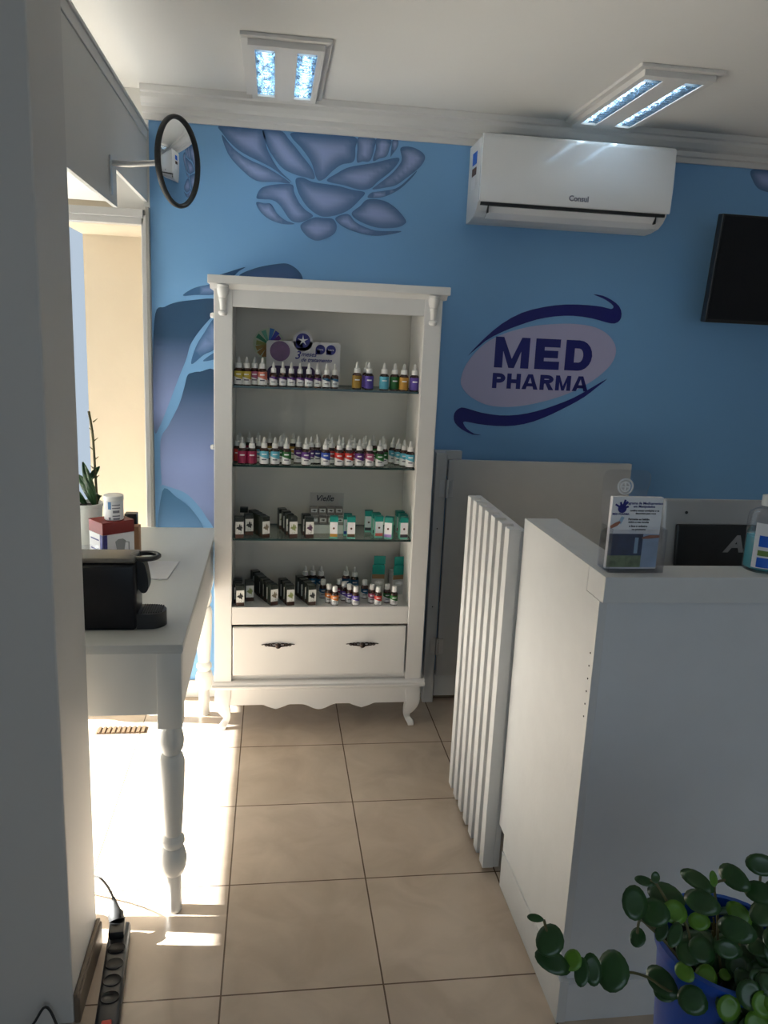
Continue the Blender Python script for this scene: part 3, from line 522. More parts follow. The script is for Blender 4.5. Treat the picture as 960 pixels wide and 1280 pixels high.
# mouldings, scalloped apron, cabriole legs
bm = B()
extrude_profile_x(bm, [(CY1, 0.186), (0.118, 0.186), (0.112, 0.192), (0.112, 0.199), (0.122, 0.203), (0.124, 0.212), (CY0, 0.217), (CY1, 0.217)], -0.117, 0.741); cobj('base_moulding', bm, M_white)
def scallop(x):
    u = (x - 0.31)  # pointed waves, deepest at centre
    z = 0.112
    for c, dep, wd in ((0.0, 0.024, 0.075), (-0.175, 0.020, 0.050), (0.175, 0.020, 0.050)):
        z -= dep * max(0, 1 - abs(u - c) / wd) ** 0.8 if c else dep * (cos(min(pi, abs(u) / wd * pi)) * .5 + .5)
    return z
top = [(CX0 + 0.03, 0.187), (CX1 - 0.03, 0.187)]
low = [(CX1 - 0.03 - (CX1 - CX0 - 0.06) * i / 80, 0) for i in range(81)]
low = [(x, scallop(x)) for x, _ in low]
bm = B()
for i in range(80):
    (xa, za), (xb, zb_) = low[i], low[i + 1]
    if i == 0: ya, yb = CY0 + 0.002, CY0 + 0.018; col0 = [bm.verts.new((xa, ya, 0.187)), bm.verts.new((xa, ya, za)), bm.verts.new((xa, yb, za)), bm.verts.new((xa, yb, 0.187))]; bm.faces.new(col0)
    col1 = [bm.verts.new((xb, ya, 0.187)), bm.verts.new((xb, ya, zb_)), bm.verts.new((xb, yb, zb_)), bm.verts.new((xb, yb, 0.187))]
    for k in range(4): bm.faces.new((col0[k], col0[(k + 1) % 4], col1[(k + 1) % 4], col1[k]))
    col0 = col1
bm.faces.new(col0)
box(bm, CX0 + 0.03, CX0 + 0.045, CY0 + 0.02, CY1 - 0.01, 0.12, 0.187); box(bm, CX1 - 0.045, CX1 - 0.03, CY0 + 0.02, CY1 - 0.01, 0.12, 0.187)
cobj('apron', bm, M_white)
for sx in (-1, 1):
    for yy, sy in ((CY0 + 0.03, -1), (CY1 - 0.045, 1)):
        x0 = 0.3095 + sx * 0.383
        path = [(x0, yy, 0.187), (x0 + sx * 0.004, yy + sy * 0.003, 0.150), (x0 + sx * 0.006, yy + sy * 0.005, 0.115), (x0 - sx * 0.002, yy + sy * 0.001, 0.085), (x0 - sx * 0.011, yy - sy * 0.006, 0.055), (x0 - sx * 0.008, yy - sy * 0.004, 0.03), (x0 + sx * 0.004, yy + sy * 0.006, 0.012), (x0 + sx * 0.006, yy + sy * 0.008, 0.0)]
        q = cr(path, 4); rr = [0.030, 0.033, 0.030, 0.024, 0.016, 0.0125, 0.014, 0.012]
        rads = [rr[min(7, i // 4)] * (1 - (i % 4) / 4) + rr[min(7, i // 4 + 1)] * ((i % 4) / 4) for i in range(len(q))]
        bm = B(); tube(bm, q, rads, 12, square=True); cobj('leg', bm, M_white, True)
for x0 in (-0.076, 0.694):
    bm = B(); prof = [(0.002, -0.108), (0.012, -0.106), (0.0165, -0.098), (0.015, -0.091), (0.009, -0.088), (0.010, -0.086), (0.0125, -0.060), (0.016, -0.048), (0.014, -0.044), (0.0195, -0.030), (0.0215, -0.015), (0.020, -0.008), (0.023, -0.006), (0.023, 0.0)]
    lathe(bm, prof, x0, CY0 - 0.001, 1.742, 20); cobj('corner_ornament', bm, M_white, True)
for z in (1.635, 1.15):
    bm = B(); lathe(bm, [(0.001, 0.016), (0.008, 0.014), (0.0105, 0.006), (0.006, 0.0), (0.006, -0.004)], 0, 0, 0, 14, mtx=Matrix.Translation((CX0 - 0.001, CY0 + 0.05, z)) @ Matrix.Rotation(-pi / 2, 4, 'Y')); cobj('hook_knob', bm, M_white, True)

# ---------------- bottles
def bottle(name, r, hb, style, ma_label, cap_flat=False, neck=True):
    t = thing(name, '', 'bottle')
    bm = B(); lathe(bm, [(r * 0.9, 0.0), (r, 0.002), (r, hb - 0.008), (r * 0.93, hb - 0.003), (r * 0.5, hb + 0.003), (r * 0.46, hb + 0.006)], seg=20); obj('glass_body', bm, M_amber, t, True)
    bm = B(); lathe(bm, [(r + 0.0004, hb * style[0]), (r + 0.0004, hb * style[1])], seg=20, cap=False); obj('label', bm, ma_label, t, True)
    bm = B()
    if cap_flat: lathe(bm, [(r * 0.62, hb + 0.002), (r * 0.68, hb + 0.004), (r * 0.66, hb + 0.022), (r * 0.58, hb + 0.024)], seg=16)
    else: lathe(bm, [(r * 0.66, hb + 0.002), (r * 0.68, hb + 0.004), (r * 0.64, hb + 0.018), (r * 0.50, hb + 0.020)], seg=16)
    obj('cap', bm, M_cap, t, True)
    if not cap_flat:
        bm = B(); lathe(bm, [(r * 0.40, hb + 0.019), (r * 0.36, hb + 0.026), (r * 0.28, hb + 0.036), (r * 0.20, hb + 0.041), (r * 0.05, hb + 0.043)], seg=12); obj('dropper_bulb', bm, M_teat, t, True)
    return t
OR_, YE, PK, SA, RD, MA, CY, GR, PU, NA, BL, VI, AM, OG, DB = (0.62, 0.18, 0.02), (0.55, 0.42, 0.05), (0.42, 0.10, 0.20), (0.60, 0.18, 0.12), (0.55, 0.03, 0.02), (0.30, 0.01, 0.06), (0.10, 0.42, 0.55), (0.01, 0.13, 0.02), (0.10, 0.02, 0.20), (0.01, 0.02, 0.18), (0.02, 0.07, 0.40), (0.09, 0.05, 0.32), (0.30, 0.17, 0.01), (0.50, 0.25, 0.03), (0.01, 0.10, 0.22)
protos = {}
def put(kind, x, y, z, colr, label, group, rz=0):
    if kind not in protos:
        args = {'slim': ('dropper_bottle', 0.0150, 0.048, (0.08, 0.74), M_lab_white), 'half': ('dropper_bottle', 0.0175, 0.062, (0.06, 0.84), M_lab_half), 'full': ('dropper_bottle', 0.0180, 0.060, (0.08, 0.86), M_lab_full), 'flat': ('capped_bottle', 0.0155, 0.054, (0.08, 0.78), M_lab_half, True)}[kind]
        t = bottle(*args); protos[kind] = t; t.location = (x, y, z); t.rotation_euler = (0, 0, rz); t['label'] = label; t['group'] = group
        for c in t.children:
            if c.name.split('.')[0] == 'label': c.color = (*colr, 1)
        return t
    return dup(protos[kind], (x, y, z), rz, label, group, colr, ('label',))
G1, G2, G3, G4 = 'bottles on the top glass shelf', 'bottles on the middle glass shelf', 'cartons on the lower glass shelf', 'goods on the wooden bottom shelf'
S1, S2, S3, S4 = 1.386, 1.089, 0.800, 0.526
for i, (x, c, n) in enumerate(((-0.022, YE, 'yellow'), (0.007, YE, 'yellow and white'), (0.036, PK, 'pink'), (0.066, SA, 'salmon'))):
    put('half', x + 0.0, 0.19 + 0.024 * (i % 2 == 0 and i > 0), S1, c, f'dropper bottle with {n} label, {ORD[i]} from left on the top glass shelf', G1)
for i, x in enumerate((0.107, 0.142, 0.174, 0.207, 0.240, 0.273, 0.307, 0.339)):
    put('slim', x, 0.195 + 0.01 * (i % 2), S1, PU if i < 6 else DB, f'slim white dropper bottle, {ORD[i]} from left in front of the white card', G1)
for x, y, c, k, n in ((0.423, 0.19, AM, 'full', 'mustard yellow labelled dropper bottle standing alone right of the display card, top shelf'), (0.469, 0.19, VI, 'full', 'violet dropper bottle in front of another one on the top shelf'), (0.466, 0.245, VI, 'full', 'violet dropper bottle mostly hidden behind its twin on the top shelf'), (0.528, 0.19, CY, 'full', 'light blue labelled dropper bottle at right of the top shelf'), (0.569, 0.195, GR, 'full', 'dark green labelled dropper bottle at right of the top shelf'), (0.604, 0.185, OG, 'full', 'orange labelled dropper bottle between the green and violet ones on the top shelf'), (0.644, 0.18, VI, 'full', 'violet dropper bottle at the right end of the top glass shelf')):
    put(k, x, y, S1, c, n, G1)
front = [(-0.006, MA, 'full', 'crimson'), (0.030, MA, 'full', 'crimson'), (0.076, CY, 'half', 'sky blue'), (0.117, CY, 'half', 'sky blue'), (0.161, GR, 'half', 'green'), (0.236, PU, 'half', 'purple'), (0.311, BL, 'half', 'blue'), (0.364, RD, 'half', 'red'), (0.401, RD, 'half', 'orange red'), (0.442, PU, 'half', 'purple'), (0.481, PK, 'half', 'raspberry'), (0.522, GR, 'half', 'green')]
for i, (x, c, k, n) in enumerate(front):
    put(k, x, 0.178, S2, c, f'dropper bottle with {n} label, {ORD[i]} from left in the front row, middle shelf', G2)
second = [(-0.026, RD, 'red brown'), (0.056, CY, 'sky blue'), (0.139, GR, 'green'), (0.208, PU, 'purple'), (0.258, PU, 'purple'), (0.283, NA, 'navy'), (0.338, RD, 'red'), (0.382, RD, 'red'), (0.428, MA, 'crimson'), (0.464, PK, 'raspberry'), (0.545, GR, 'green')]
for i, (x, c, n) in enumerate(second):
    put('half' if i else 'full', x, 0.232, S2, c, f'dropper bottle with {n} label, {ORD[i]} from left in the second row, middle shelf', G2)
third = [(-0.022, MA), (0.015, MA), (0.050, OG), (0.095, AM), (0.151, GR), (0.190, OG), (0.285, BL), (0.336, NA), (0.375, RD), (0.423, PU), (0.480, MA), (0.516, GR), (0.552, GR)]
for i, (x, c) in enumerate(third):
    put('half', x, 0.31 + 0.02 * (i % 2), S2, c, f'dropper bottle at the back of the middle shelf, {ORD[i]} from left in that row', G2)
for i, (x, y) in enumerate(((0.642, 0.176), (0.624, 0.212), (0.606, 0.248), (0.590, 0.284))):
    put('half', x, y, S2, CY, f'pale blue labelled dropper bottle, {ORD[i]} from the front in the diagonal file at right', G2)
# bottom shelf bottles with flat white caps and a few droppers behind
for i, (x, y, c, n) in enumerate(((0.363, 0.165, OR_, 'orange'), (0.341, 0.195, OR_, 'orange'), (0.447, 0.162, VI, 'violet'), (0.424, 0.192, VI, 'violet'), (0.405, 0.224, VI, 'violet'), (0.388, 0.262, MA, 'dark red'), (0.538, 0.160, RD, 'red'), (0.516, 0.19, PK, 'pink'), (0.603, 0.162, GR, 'green'), (0.579, 0.195, GR, 'green'), (0.321, 0.255, DB, 'petrol blue'), (0.493, 0.25, DB, 'petrol blue'))):
    where = ['front', 'rear', 'front', 'middle', 'rearmost', 'hidden', 'front', 'rear', 'front', 'rear', 'left', 'right'][i]
    put('flat', x, y, S4, c, f'{where} small bottle with {n} label and white cap on the bottom shelf', G4)
for i, (x, y) in enumerate(((0.252, 0.36), (0.284, 0.365), (0.318, 0.355), (0.425, 0.36), (0.460, 0.345))):
    put('half', x, y, S4, DB, f'dark dropper bottle at the back of the bottom shelf, {ORD[i]} from the left', G4)

# ---------------- cartons
def carton_black():
    t = thing('remedy_carton', '', 'carton')
    w_, d_, h = 0.032, 0.032, 0.084
    bm = B(); box(bm, -w_ / 2, w_ / 2, -d_ / 2, d_ / 2, 0, h, 0.0008); obj('carton_body', bm, M_carton, t)
    bm = B(); box(bm, -w_ / 2 + 0.0005, w_ / 2 - 0.0005, -d_ / 2 - 0.0009, -d_ / 2 - 0.0002, 0.0165, 0.066); box(bm, w_ / 2 + 0.0002, w_ / 2 + 0.0007, -d_ / 2 + 0.001, -d_ / 2 + 0.010, 0.0165, 0.066); obj('front_label', bm, M_plant_label, t)
    bm = B(); box(bm, -w_ / 2 + 0.0005, w_ / 2 - 0.0005, -d_ / 2 - 0.0008, -d_ / 2 - 0.0002, 0.001, 0.015); box(bm, -w_ / 2 - 0.0006, -w_ / 2 - 0.0001, -d_ / 2 + 0.008, d_ / 2 - 0.012, 0.006, 0.018); obj('brown_band', bm, M_brownband, t)
    return t
def carton_mint():
    t = thing('supplement_carton', '', 'carton')
    w_, d_, h = 0.032, 0.030, 0.088
    bm = B(); box(bm, -w_ / 2, w_ / 2, -d_ / 2, d_ / 2, 0, h, 0.0008); obj('carton_body', bm, M_mint, t)
    bm = B(); box(bm, -w_ / 2 - .0003, w_ / 2 + .0003, -d_ / 2 - 0.0006, d_ / 2 + .0003, h - 0.020, h + 0.0005); obj('teal_top', bm, M_teal, t)
    bm = B(); box(bm, -w_ / 2 + 0.001, w_ / 2 - 0.001, -d_ / 2 - 0.0009, -d_ / 2 - 0.0002, 0.020, h - 0.021)
    pts = [(0, 0)] ; obj('white_front', bm, M_paper, t)
    bm = B(); lathe(bm, [(0.0001, 0), (0.0042, 0), (0.0042, 0.0006)], seg=14, mtx=Matrix.Translation((0, -d_ / 2 - 0.0009, 0.042)) @ Matrix.Rotation(pi / 2, 4, 'X')); obj('round_mark', bm, M_brownband, t)
    bm = B(); box(bm, -w_ / 2 + 0.001, w_ / 2 - 0.001, -d_ / 2 - 0.0009, -d_ / 2 - 0.0002, 0.008, 0.020); obj('flavour_band', bm, M_objcol, t)
    return t
cb = None
def put_black(x, y, z, rz, pc, label, group):
    global cb
    if cb is None:
        cb = carton_black(); cb.location = (x, y, z); cb.rotation_euler = (0, 0, rz); cb['label'] = label; cb['group'] = group
        for c in cb.children: c.color = (*pc, 1)
        return cb
    return dup(cb, (x, y, z), rz, label, group, pc, ('front_label',))
DK, PG, PV, PB = (0.02, 0.02, 0.02), (0.25, 0.30, 0.10), (0.08, 0.03, 0.07), (0.20, 0.16, 0.10)
for x, y, rz, pc, n in ((-0.017, 0.172, 8, DK, 'black carton with dark berry picture, front left corner of the lower glass shelf'), (-0.004, 0.335, 0, DK, 'tall-looking black carton at the rear left of the lower glass shelf'), (0.018, 0.222, 10, DK, 'black carton behind the front left one on the lower glass shelf'),
    (0.036, 0.286, 28, PB, 'rearmost black carton of the angled file of four, lower glass shelf'), (0.050, 0.252, 28, PB, 'third carton from the front of the angled file of four, lower glass shelf'), (0.064, 0.218, 28, PB, 'second carton from the front of the angled file of four, lower glass shelf'), (0.079, 0.183, 28, PB, 'foremost black carton of the angled file of four, lower glass shelf'),
    (0.150, 0.330, 14, PG, 'black carton at the rear of the file left of the white display tray'), (0.166, 0.285, 14, PG, 'black carton behind the green leaf cartons, lower glass shelf'), (0.177, 0.232, 12, PG, 'second black carton from the front with green leaf picture, lower glass shelf'), (0.190, 0.185, 10, PG, 'foremost black carton with green leaf picture, lower glass shelf'),
    (0.244, 0.232, 10, PV, 'black carton behind the one with the dark cone picture'), (0.254, 0.184, 8, PV, 'black carton with dark cone picture, just left of white display tray')):
    put_black(x, y, S3, R(rz), pc, n, G3)
for x, y, rz, pc, n in ((-0.012, 0.162, 6, DK, 'foremost black carton at the left end of the bottom shelf'), (-0.022, 0.202, 6, DK, 'second black carton at the left end of the bottom shelf'), (-0.022, 0.240, 6, DK, 'third black carton at the left end of the bottom shelf'), (0.023, 0.225, 8, PG, 'black carton with green leaf picture, second from left on the bottom shelf'),
    (0.060, 0.315, 20, DK, 'black carton of the rear pair near the left of the bottom shelf'), (0.044, 0.358, 20, DK, 'rearmost black carton near the left of the bottom shelf'),
    (0.070, 0.290 - .008, 24, PB, 'rearmost carton of the long angled file on the bottom shelf'), (0.085, 0.246, 24, PB, 'third carton from front of the long angled file on the bottom shelf'), (0.100, 0.210, 24, PB, 'second carton from front of the long angled file on the bottom shelf'), (0.116, 0.174, 24, PB, 'foremost carton of the long angled file on the bottom shelf'),
    (0.158, 0.245, 16, PG, 'rearmost of the three cartons in the middle file, bottom shelf'), (0.170, 0.208, 16, PG, 'second of the three cartons in the middle file, bottom shelf'), (0.182, 0.171, 16, PG, 'foremost of the three cartons in the middle file, bottom shelf'),
    (0.228, 0.282, 16, DK, 'rearmost of the four cartons in the right file, bottom shelf'), (0.241, 0.245, 16, DK, 'third of the four cartons in the right file, bottom shelf'), (0.255, 0.208, 16, DK, 'second of the four cartons in the right file, bottom shelf'), (0.268, 0.171, 16, DK, 'foremost of the four cartons in the right file, bottom shelf')):
    put_black(x, y, S4, R(rz), pc, n, G4)
cm_ = None
for x, y, rz, pc, n in ((0.352, 0.180, -6, OG, 'mint carton with orange band before the white display tray'), (0.410, 0.224, -4, BL, 'mint carton hidden behind the brown banded one, lower shelf'), (0.420, 0.178, -3, (0.12, 0.06, 0.02), 'mint carton with brown band right of the orange one, lower shelf'),
    (0.503, 0.290, -4, DK, 'rear left mint carton with black band, lower shelf'), (0.528, 0.250, 6, DK, 'mint carton with black band behind the coral one, lower shelf'), (0.532, 0.198, 4, (0.75, 0.15, 0.12), 'mint carton with coral band, lower glass shelf'), (0.572, 0.178, -22, (0.40, 0.25, 0.60), 'mint carton with lilac band turned to the right, lower shelf'),
    (0.632, 0.290, 6, (0.4, 0.1, 0.2), 'rear mint carton at the right end of the lower glass shelf'), (0.636, 0.235, 6, (0.1, 0.3, 0.4), 'middle mint carton at the right end of the lower glass shelf'), (0.630, 0.180, 4, (0.05, 0.03, 0.04), 'front mint carton with dark band at the right end, lower glass shelf')):
    if cm_ is None:
        cm_ = carton_mint(); cm_.location = (x, y, S3); cm_.rotation_euler = (0, 0, R(rz)); cm_['label'] = n; cm_['group'] = G3
        for c in cm_.children: c.color = (*pc, 1)
    else: dup(cm_, (x, y, S3), R(rz), n, G3, pc, ('flavour_band',))
# two opened cartons with raised teal flap, bottom shelf
for x, y, rz, n in ((0.556, 0.325, -3, 'opened carton with raised teal flap, left of the pair on the bottom shelf'), (0.634, 0.315, 14, 'opened carton with raised teal flap, right of the pair on the bottom shelf')):
    t = thing('open_carton', n, 'carton', (x, y, S4), R(rz), G4)
    bm = B(); box(bm, -0.026, 0.026, -0.026, 0.026, 0, 0.10, 0.001); obj('carton_body', bm, mat('pale_carton', (0.52, 0.52, 0.50), 0.6, vary=0.1, scale=40), t)
    bm = B(); box(bm, -0.0262, 0.0262, -0.0275, -0.0262, 0.068, 0.101); obj('brown_band', bm, mat('ochre_band', (0.28, 0.16, 0.07), 0.5), t)
    bm = B()
    pts = [(-0.026, 0.088), (0.026, 0.088), (0.026, 0.126), (0.022, 0.130), (-0.022, 0.130), (-0.026, 0.126)]
    plate(bm, pts, -0.0295, -0.028)
    pts = [(-0.020, 0.130), (0.028, 0.130), (0.028, 0.165), (-0.020, 0.165)]
    plate(bm, pts, -0.020, -0.018); box(bm, -0.020, 0.024, -0.0285, -0.019, 0.1285, 0.130)
    obj('teal_flap', bm, M_teal, t)
    bm = B(); lathe(bm, [(0.0001, 0), (0.018, 0), (0.018, 0.0006)], seg=18, mtx=Matrix.Translation((0.002, -0.0265, 0.050)) @ Matrix.Rotation(pi / 2, 4, 'X') @ Matrix.Diagonal((1, 0.6, 1, 1))); obj('leaf_print', bm, M_plant_label, t)

# white display tray with small grey boxes and clear sign
tray = thing('display_tray', 'white stepped display tray with clear sign on the lower glass shelf', 'display', (0.330, 0.29, S3))
bm = B(); box(bm, -0.070, 0.070, -0.045, 0.055, 0, 0.036, 0.002); box(bm, -0.070, 0.070, 0.004, 0.055, 0.036, 0.064, 0.001); obj('tray_base', bm, M_white, tray)
bm = B(); box(bm, -0.068, 0.072, 0.050, 0.053, 0.064, 0.150, 0.001); obj('clear_sign', bm, M_acr, tray)
text_on('sign_lettering', 'Vielle', 0.034, M_ink, tray, (-0.008, 0.0475, 0.126), shear=0.3, bold=0.0006)
gb = None
for row in range(2):
    for k in range(4):
        x = 0.330 - 0.051 + 0.034 * k; y = 0.29 + (-0.022 if row == 0 else 0.028); z = S3 + (0.036 if row == 0 else 0.064)
        lab = f'small grey box, {ORD[k]} from left in the {"lower" if row == 0 else "upper"} row of the white display tray'
        if gb is None:
            gb = thing('tea_box', lab, 'box', (x, y, z), 0, 'small boxes in the display tray')
            bm = B(); box(bm, -0.0155, 0.0155, -0.018, 0.018, 0, 0.030, 0.0007); obj('carton_body', bm, mat('grey_kraft', (0.30, 0.27, 0.24), 0.6, vary=0.2, scale=50), gb)
            bm = B(); box(bm, -0.012, 0.012, -0.0188, -0.0182, 0.012, 0.026); obj('front_print', bm, M_plant_label, gb)
        else: dup(gb, (x, y, z), 0, lab, 'small boxes in the display tray', (0.05, 0.04, 0.04), ('front_print',))

# ---------------- colour wheel and promotional card
whl = thing('colour_wheel', 'round cardboard disc with fan of rainbow bars behind the bottles', 'sign', (0.087, 0.392, S1))
WR = 0.062; wz = 0.152
bm = B(); lathe(bm, [(0.001, 0), (WR, 0), (WR, 0.002)], seg=36, mtx=Matrix.Translation((0, 0, wz)) @ Matrix.Rotation(pi / 2, 4, 'X')); box(bm, -0.02, 0.02, -0.004, 0.004, 0, wz - WR + 0.012); obj('disc', bm, mat('pale_green_card', (0.50, 0.55, 0.42), 0.6), whl)
hues = [(78, (0.03, 0.17, 0.50), 1), (55, (0.02, 0.03, 0.40), .95), (33, (0.10, 0.01, 0.22), .85), (112, (0.10, 0.35, 0.25), .9), (145, (0.01, 0.20, 0.08), .9), (175, (0.25, 0.28, 0.05), .8), (200, (0.33, 0.22, 0.03), .85), (225, (0.35, 0.18, 0.02), .9), (250, (0.30, 0.14, 0.02), .9)]
for a, c, l in hues:
    bm = B(); a = R(a); d = Vector((cos(a), 0, sin(a))); n = Vector((-sin(a), 0, cos(a)))
    q = [d * 0.006 - n * 0.003, d * WR * l - n * 0.0095, d * WR * l + n * 0.0095, d * 0.006 + n * 0.003]
    vs = [bm.verts.new(p + Vector((0, -0.0028 - 0.0003 * (abs(a) % 1), wz))) for p in q]; f = bm.faces.new(vs)
    r = bmesh.ops.extrude_face_region(bm, geom=[f]); bmesh.ops.translate(bm, vec=(0, 0.0006, 0), verts=[e for e in r['geom'] if isinstance(e, bmesh.types.BMVert)])
    ma = mat('bar_%.2f_%.2f_%.2f' % c, c, 0.5); obj('colour_bar', bm, ma, whl)
card = thing('promotional_card', 'white cut-out card with purple sphere, starfish badge and script, behind small bottles', 'sign', (0.223, 0.335, S1))
def rrect(x0, x1, z0, z1, r_, n=5):
    P = []
    for cx_, cz_, a0 in ((x1 - r_, z1 - r_, 0), (x0 + r_, z1 - r_, 90), (x0 + r_, z0 + r_, 180), (x1 - r_, z0 + r_, 270)):
        for i in range(n + 1):
            a = R(a0 + 90 * i / n); P.append((cx_ + r_ * cos(a), cz_ + r_ * sin(a)))
    return P
bm = B(); plate(bm, rrect(-0.145, 0.145, 0, 0.168, 0.012), -0.0015, 0.0015)
lathe(bm, [(0.001, -0.0015), (0.039, -0.0015), (0.039, 0.0015)], seg=32, mtx=Matrix.Translation((-0.003, 0.0, 0.170)) @ Matrix.Rotation(pi / 2, 4, 'X'))
obj('card_sheet', bm, mat('grey_white_card', (0.62, 0.60, 0.62), 0.6), card)
bm = B(); plate(bm, rrect(-0.142, 0.05, 0.002, 0.072, 0.030), -0.0024, -0.0017); obj('purple_base', bm, mat('deep_purple', (0.035, 0.012, 0.08), 0.4), card)
def disc(bm, x, z, r_, y=-0.0030, th=0.0006, n=28): lathe(bm, [(0.0001, 0), (r_, 0), (r_, th)], seg=n, mtx=Matrix.Translation((x, y + th, z)) @ Matrix.Rotation(pi / 2, 4, 'X'))
bm = B(); disc(bm, -0.092, 0.108, 0.039); obj('purple_sphere', bm, mat('plum_sphere', (0.13, 0.04, 0.13), 0.35, vary=0.6, scale=30), card)
bm = B(); disc(bm, -0.003, 0.152, 0.028); box(bm, -0.031, -0.003, -0.0030, -0.0024, 0.124, 0.152); obj('starfish_badge', bm, M_navyl, card)
bm = B()
for k in range(5):
    a = pi / 2 + 2 * pi * k / 5; b_ = a + pi / 5; c_ = a - pi / 5
    P = [(-0.003 + 0.022 * cos(a), 0.152 + 0.022 * sin(a)), (-0.003 + 0.006 * cos(b_), 0.152 + 0.006 * sin(b_)), (-0.003, 0.152), (-0.003 + 0.006 * cos(c_), 0.152 + 0.006 * sin(c_))]
    plate(bm, P, -0.0038, -0.0032)
obj('starfish', bm, M_paper, card)
for x in (0.066, 0.108):
    bm = B(); disc(bm, x, 0.120, 0.019); box(bm, x - 0.019 if x < 0.1 else x - 0.019, x, -0.0030, -0.0024, 0.101, 0.120); obj('small_badge', bm, M_navyl, card)
    text_on('badge_text', 'Livre', 0.011, M_paper, card, (x, -0.0036, 0.120))
text_on('script_lettering', '3', 0.044, M_navyl, card, (-0.024, -0.0032, 0.094), shear=0.3, bold=0.0006)
text_on('script_lettering', 'meses', 0.024, M_navyl, card, (0.020, -0.0032, 0.099), shear=0.4, bold=0.0004)
text_on('script_lettering', 'de tratamento', 0.021, M_navyl, card, (0.050, -0.0032, 0.078), shear=0.4, bold=0.0004)

for c_ in card.children:
    if c_.name.split('.')[0] not in ('card_sheet', 'purple_base'): c_.location.z += 0.020

# ================================================================== AIR CONDITIONER
ac = thing('air_conditioner', 'white wall-mounted air conditioner with dark brand lettering, high on blue wall', 'air conditioner', (1.255, WY, 2.05))
def acobj(n, bm, ma, s=False):
    bmesh.ops.translate(bm, vec=(-1.255, -WY, -2.05), verts=bm.verts); return obj(n, bm, ma, ac, s)
X0, X1 = 0.872, 1.640
bm = B(); extrude_profile_x(bm, [(WY - .001, 2.335), (0.285, 2.340), (0.272, 2.330), (0.272, 2.115), (0.280, 2.100), (0.300, 2.078), (0.335, 2.060), (0.40, 2.050), (WY - .001, 2.048)], X0, X1); acobj('housing', bm, M_acv)
pf = [(0.272, 2.347), (0.262, 2.349), (0.254, 2.343), (0.250, 2.330), (0.249, 2.200), (0.250, 2.112), (0.255, 2.106), (0.272, 2.108)]
bm = B(); extrude_profile_x(bm, pf, X0 - 0.001, X1 + 0.001)
bmesh.ops.bevel(bm, geom=[e for e in bm.edges if abs(e.verts[0].co.x - e.verts[1].co.x) < 1e-5 and e.verts[0].co.y < 0.265], offset=0.003, segments=2, affect='EDGES'); acobj('front_panel', bm, M_ac, True)
bm = B(); extrude_profile_x(bm, [(0.2795, 2.094), (0.300, 2.0735), (0.335, 2.0555), (0.338, 2.060), (0.302, 2.080), (0.284, 2.098)], X0 + 0.045, X1 - 0.045); acobj('air_flap', bm, M_ac)
bm = B(); box(bm, X0 + 0.01, X1 - 0.01, 0.270, 0.285, 2.096, 2.107); box(bm, X0 + 0.041, X0 + 0.0445, 0.2785, 0.30, 2.070, 2.100); box(bm, X1 - 0.0445, X1 - 0.041, 0.2785, 0.30, 2.070, 2.100); acobj('air_slot', bm, M_rub)
for k, (z, h, ma) in enumerate(((2.255, 0.045, M_bluel), (2.215, 0.028, M_brownband), (2.165, 0.04, M_paper))):
    bm = B(); box(bm, X0 - 0.0015, X0 - 0.0002, 0.335, 0.40, z, z + h); acobj('side_sticker', bm, ma)
o = text_on('brand_lettering', 'Consul', 0.028, M_inkg, ac, (1.262 - 1.255, 0.2485 - WY, 2.137 - 2.05), bold=0.0009)

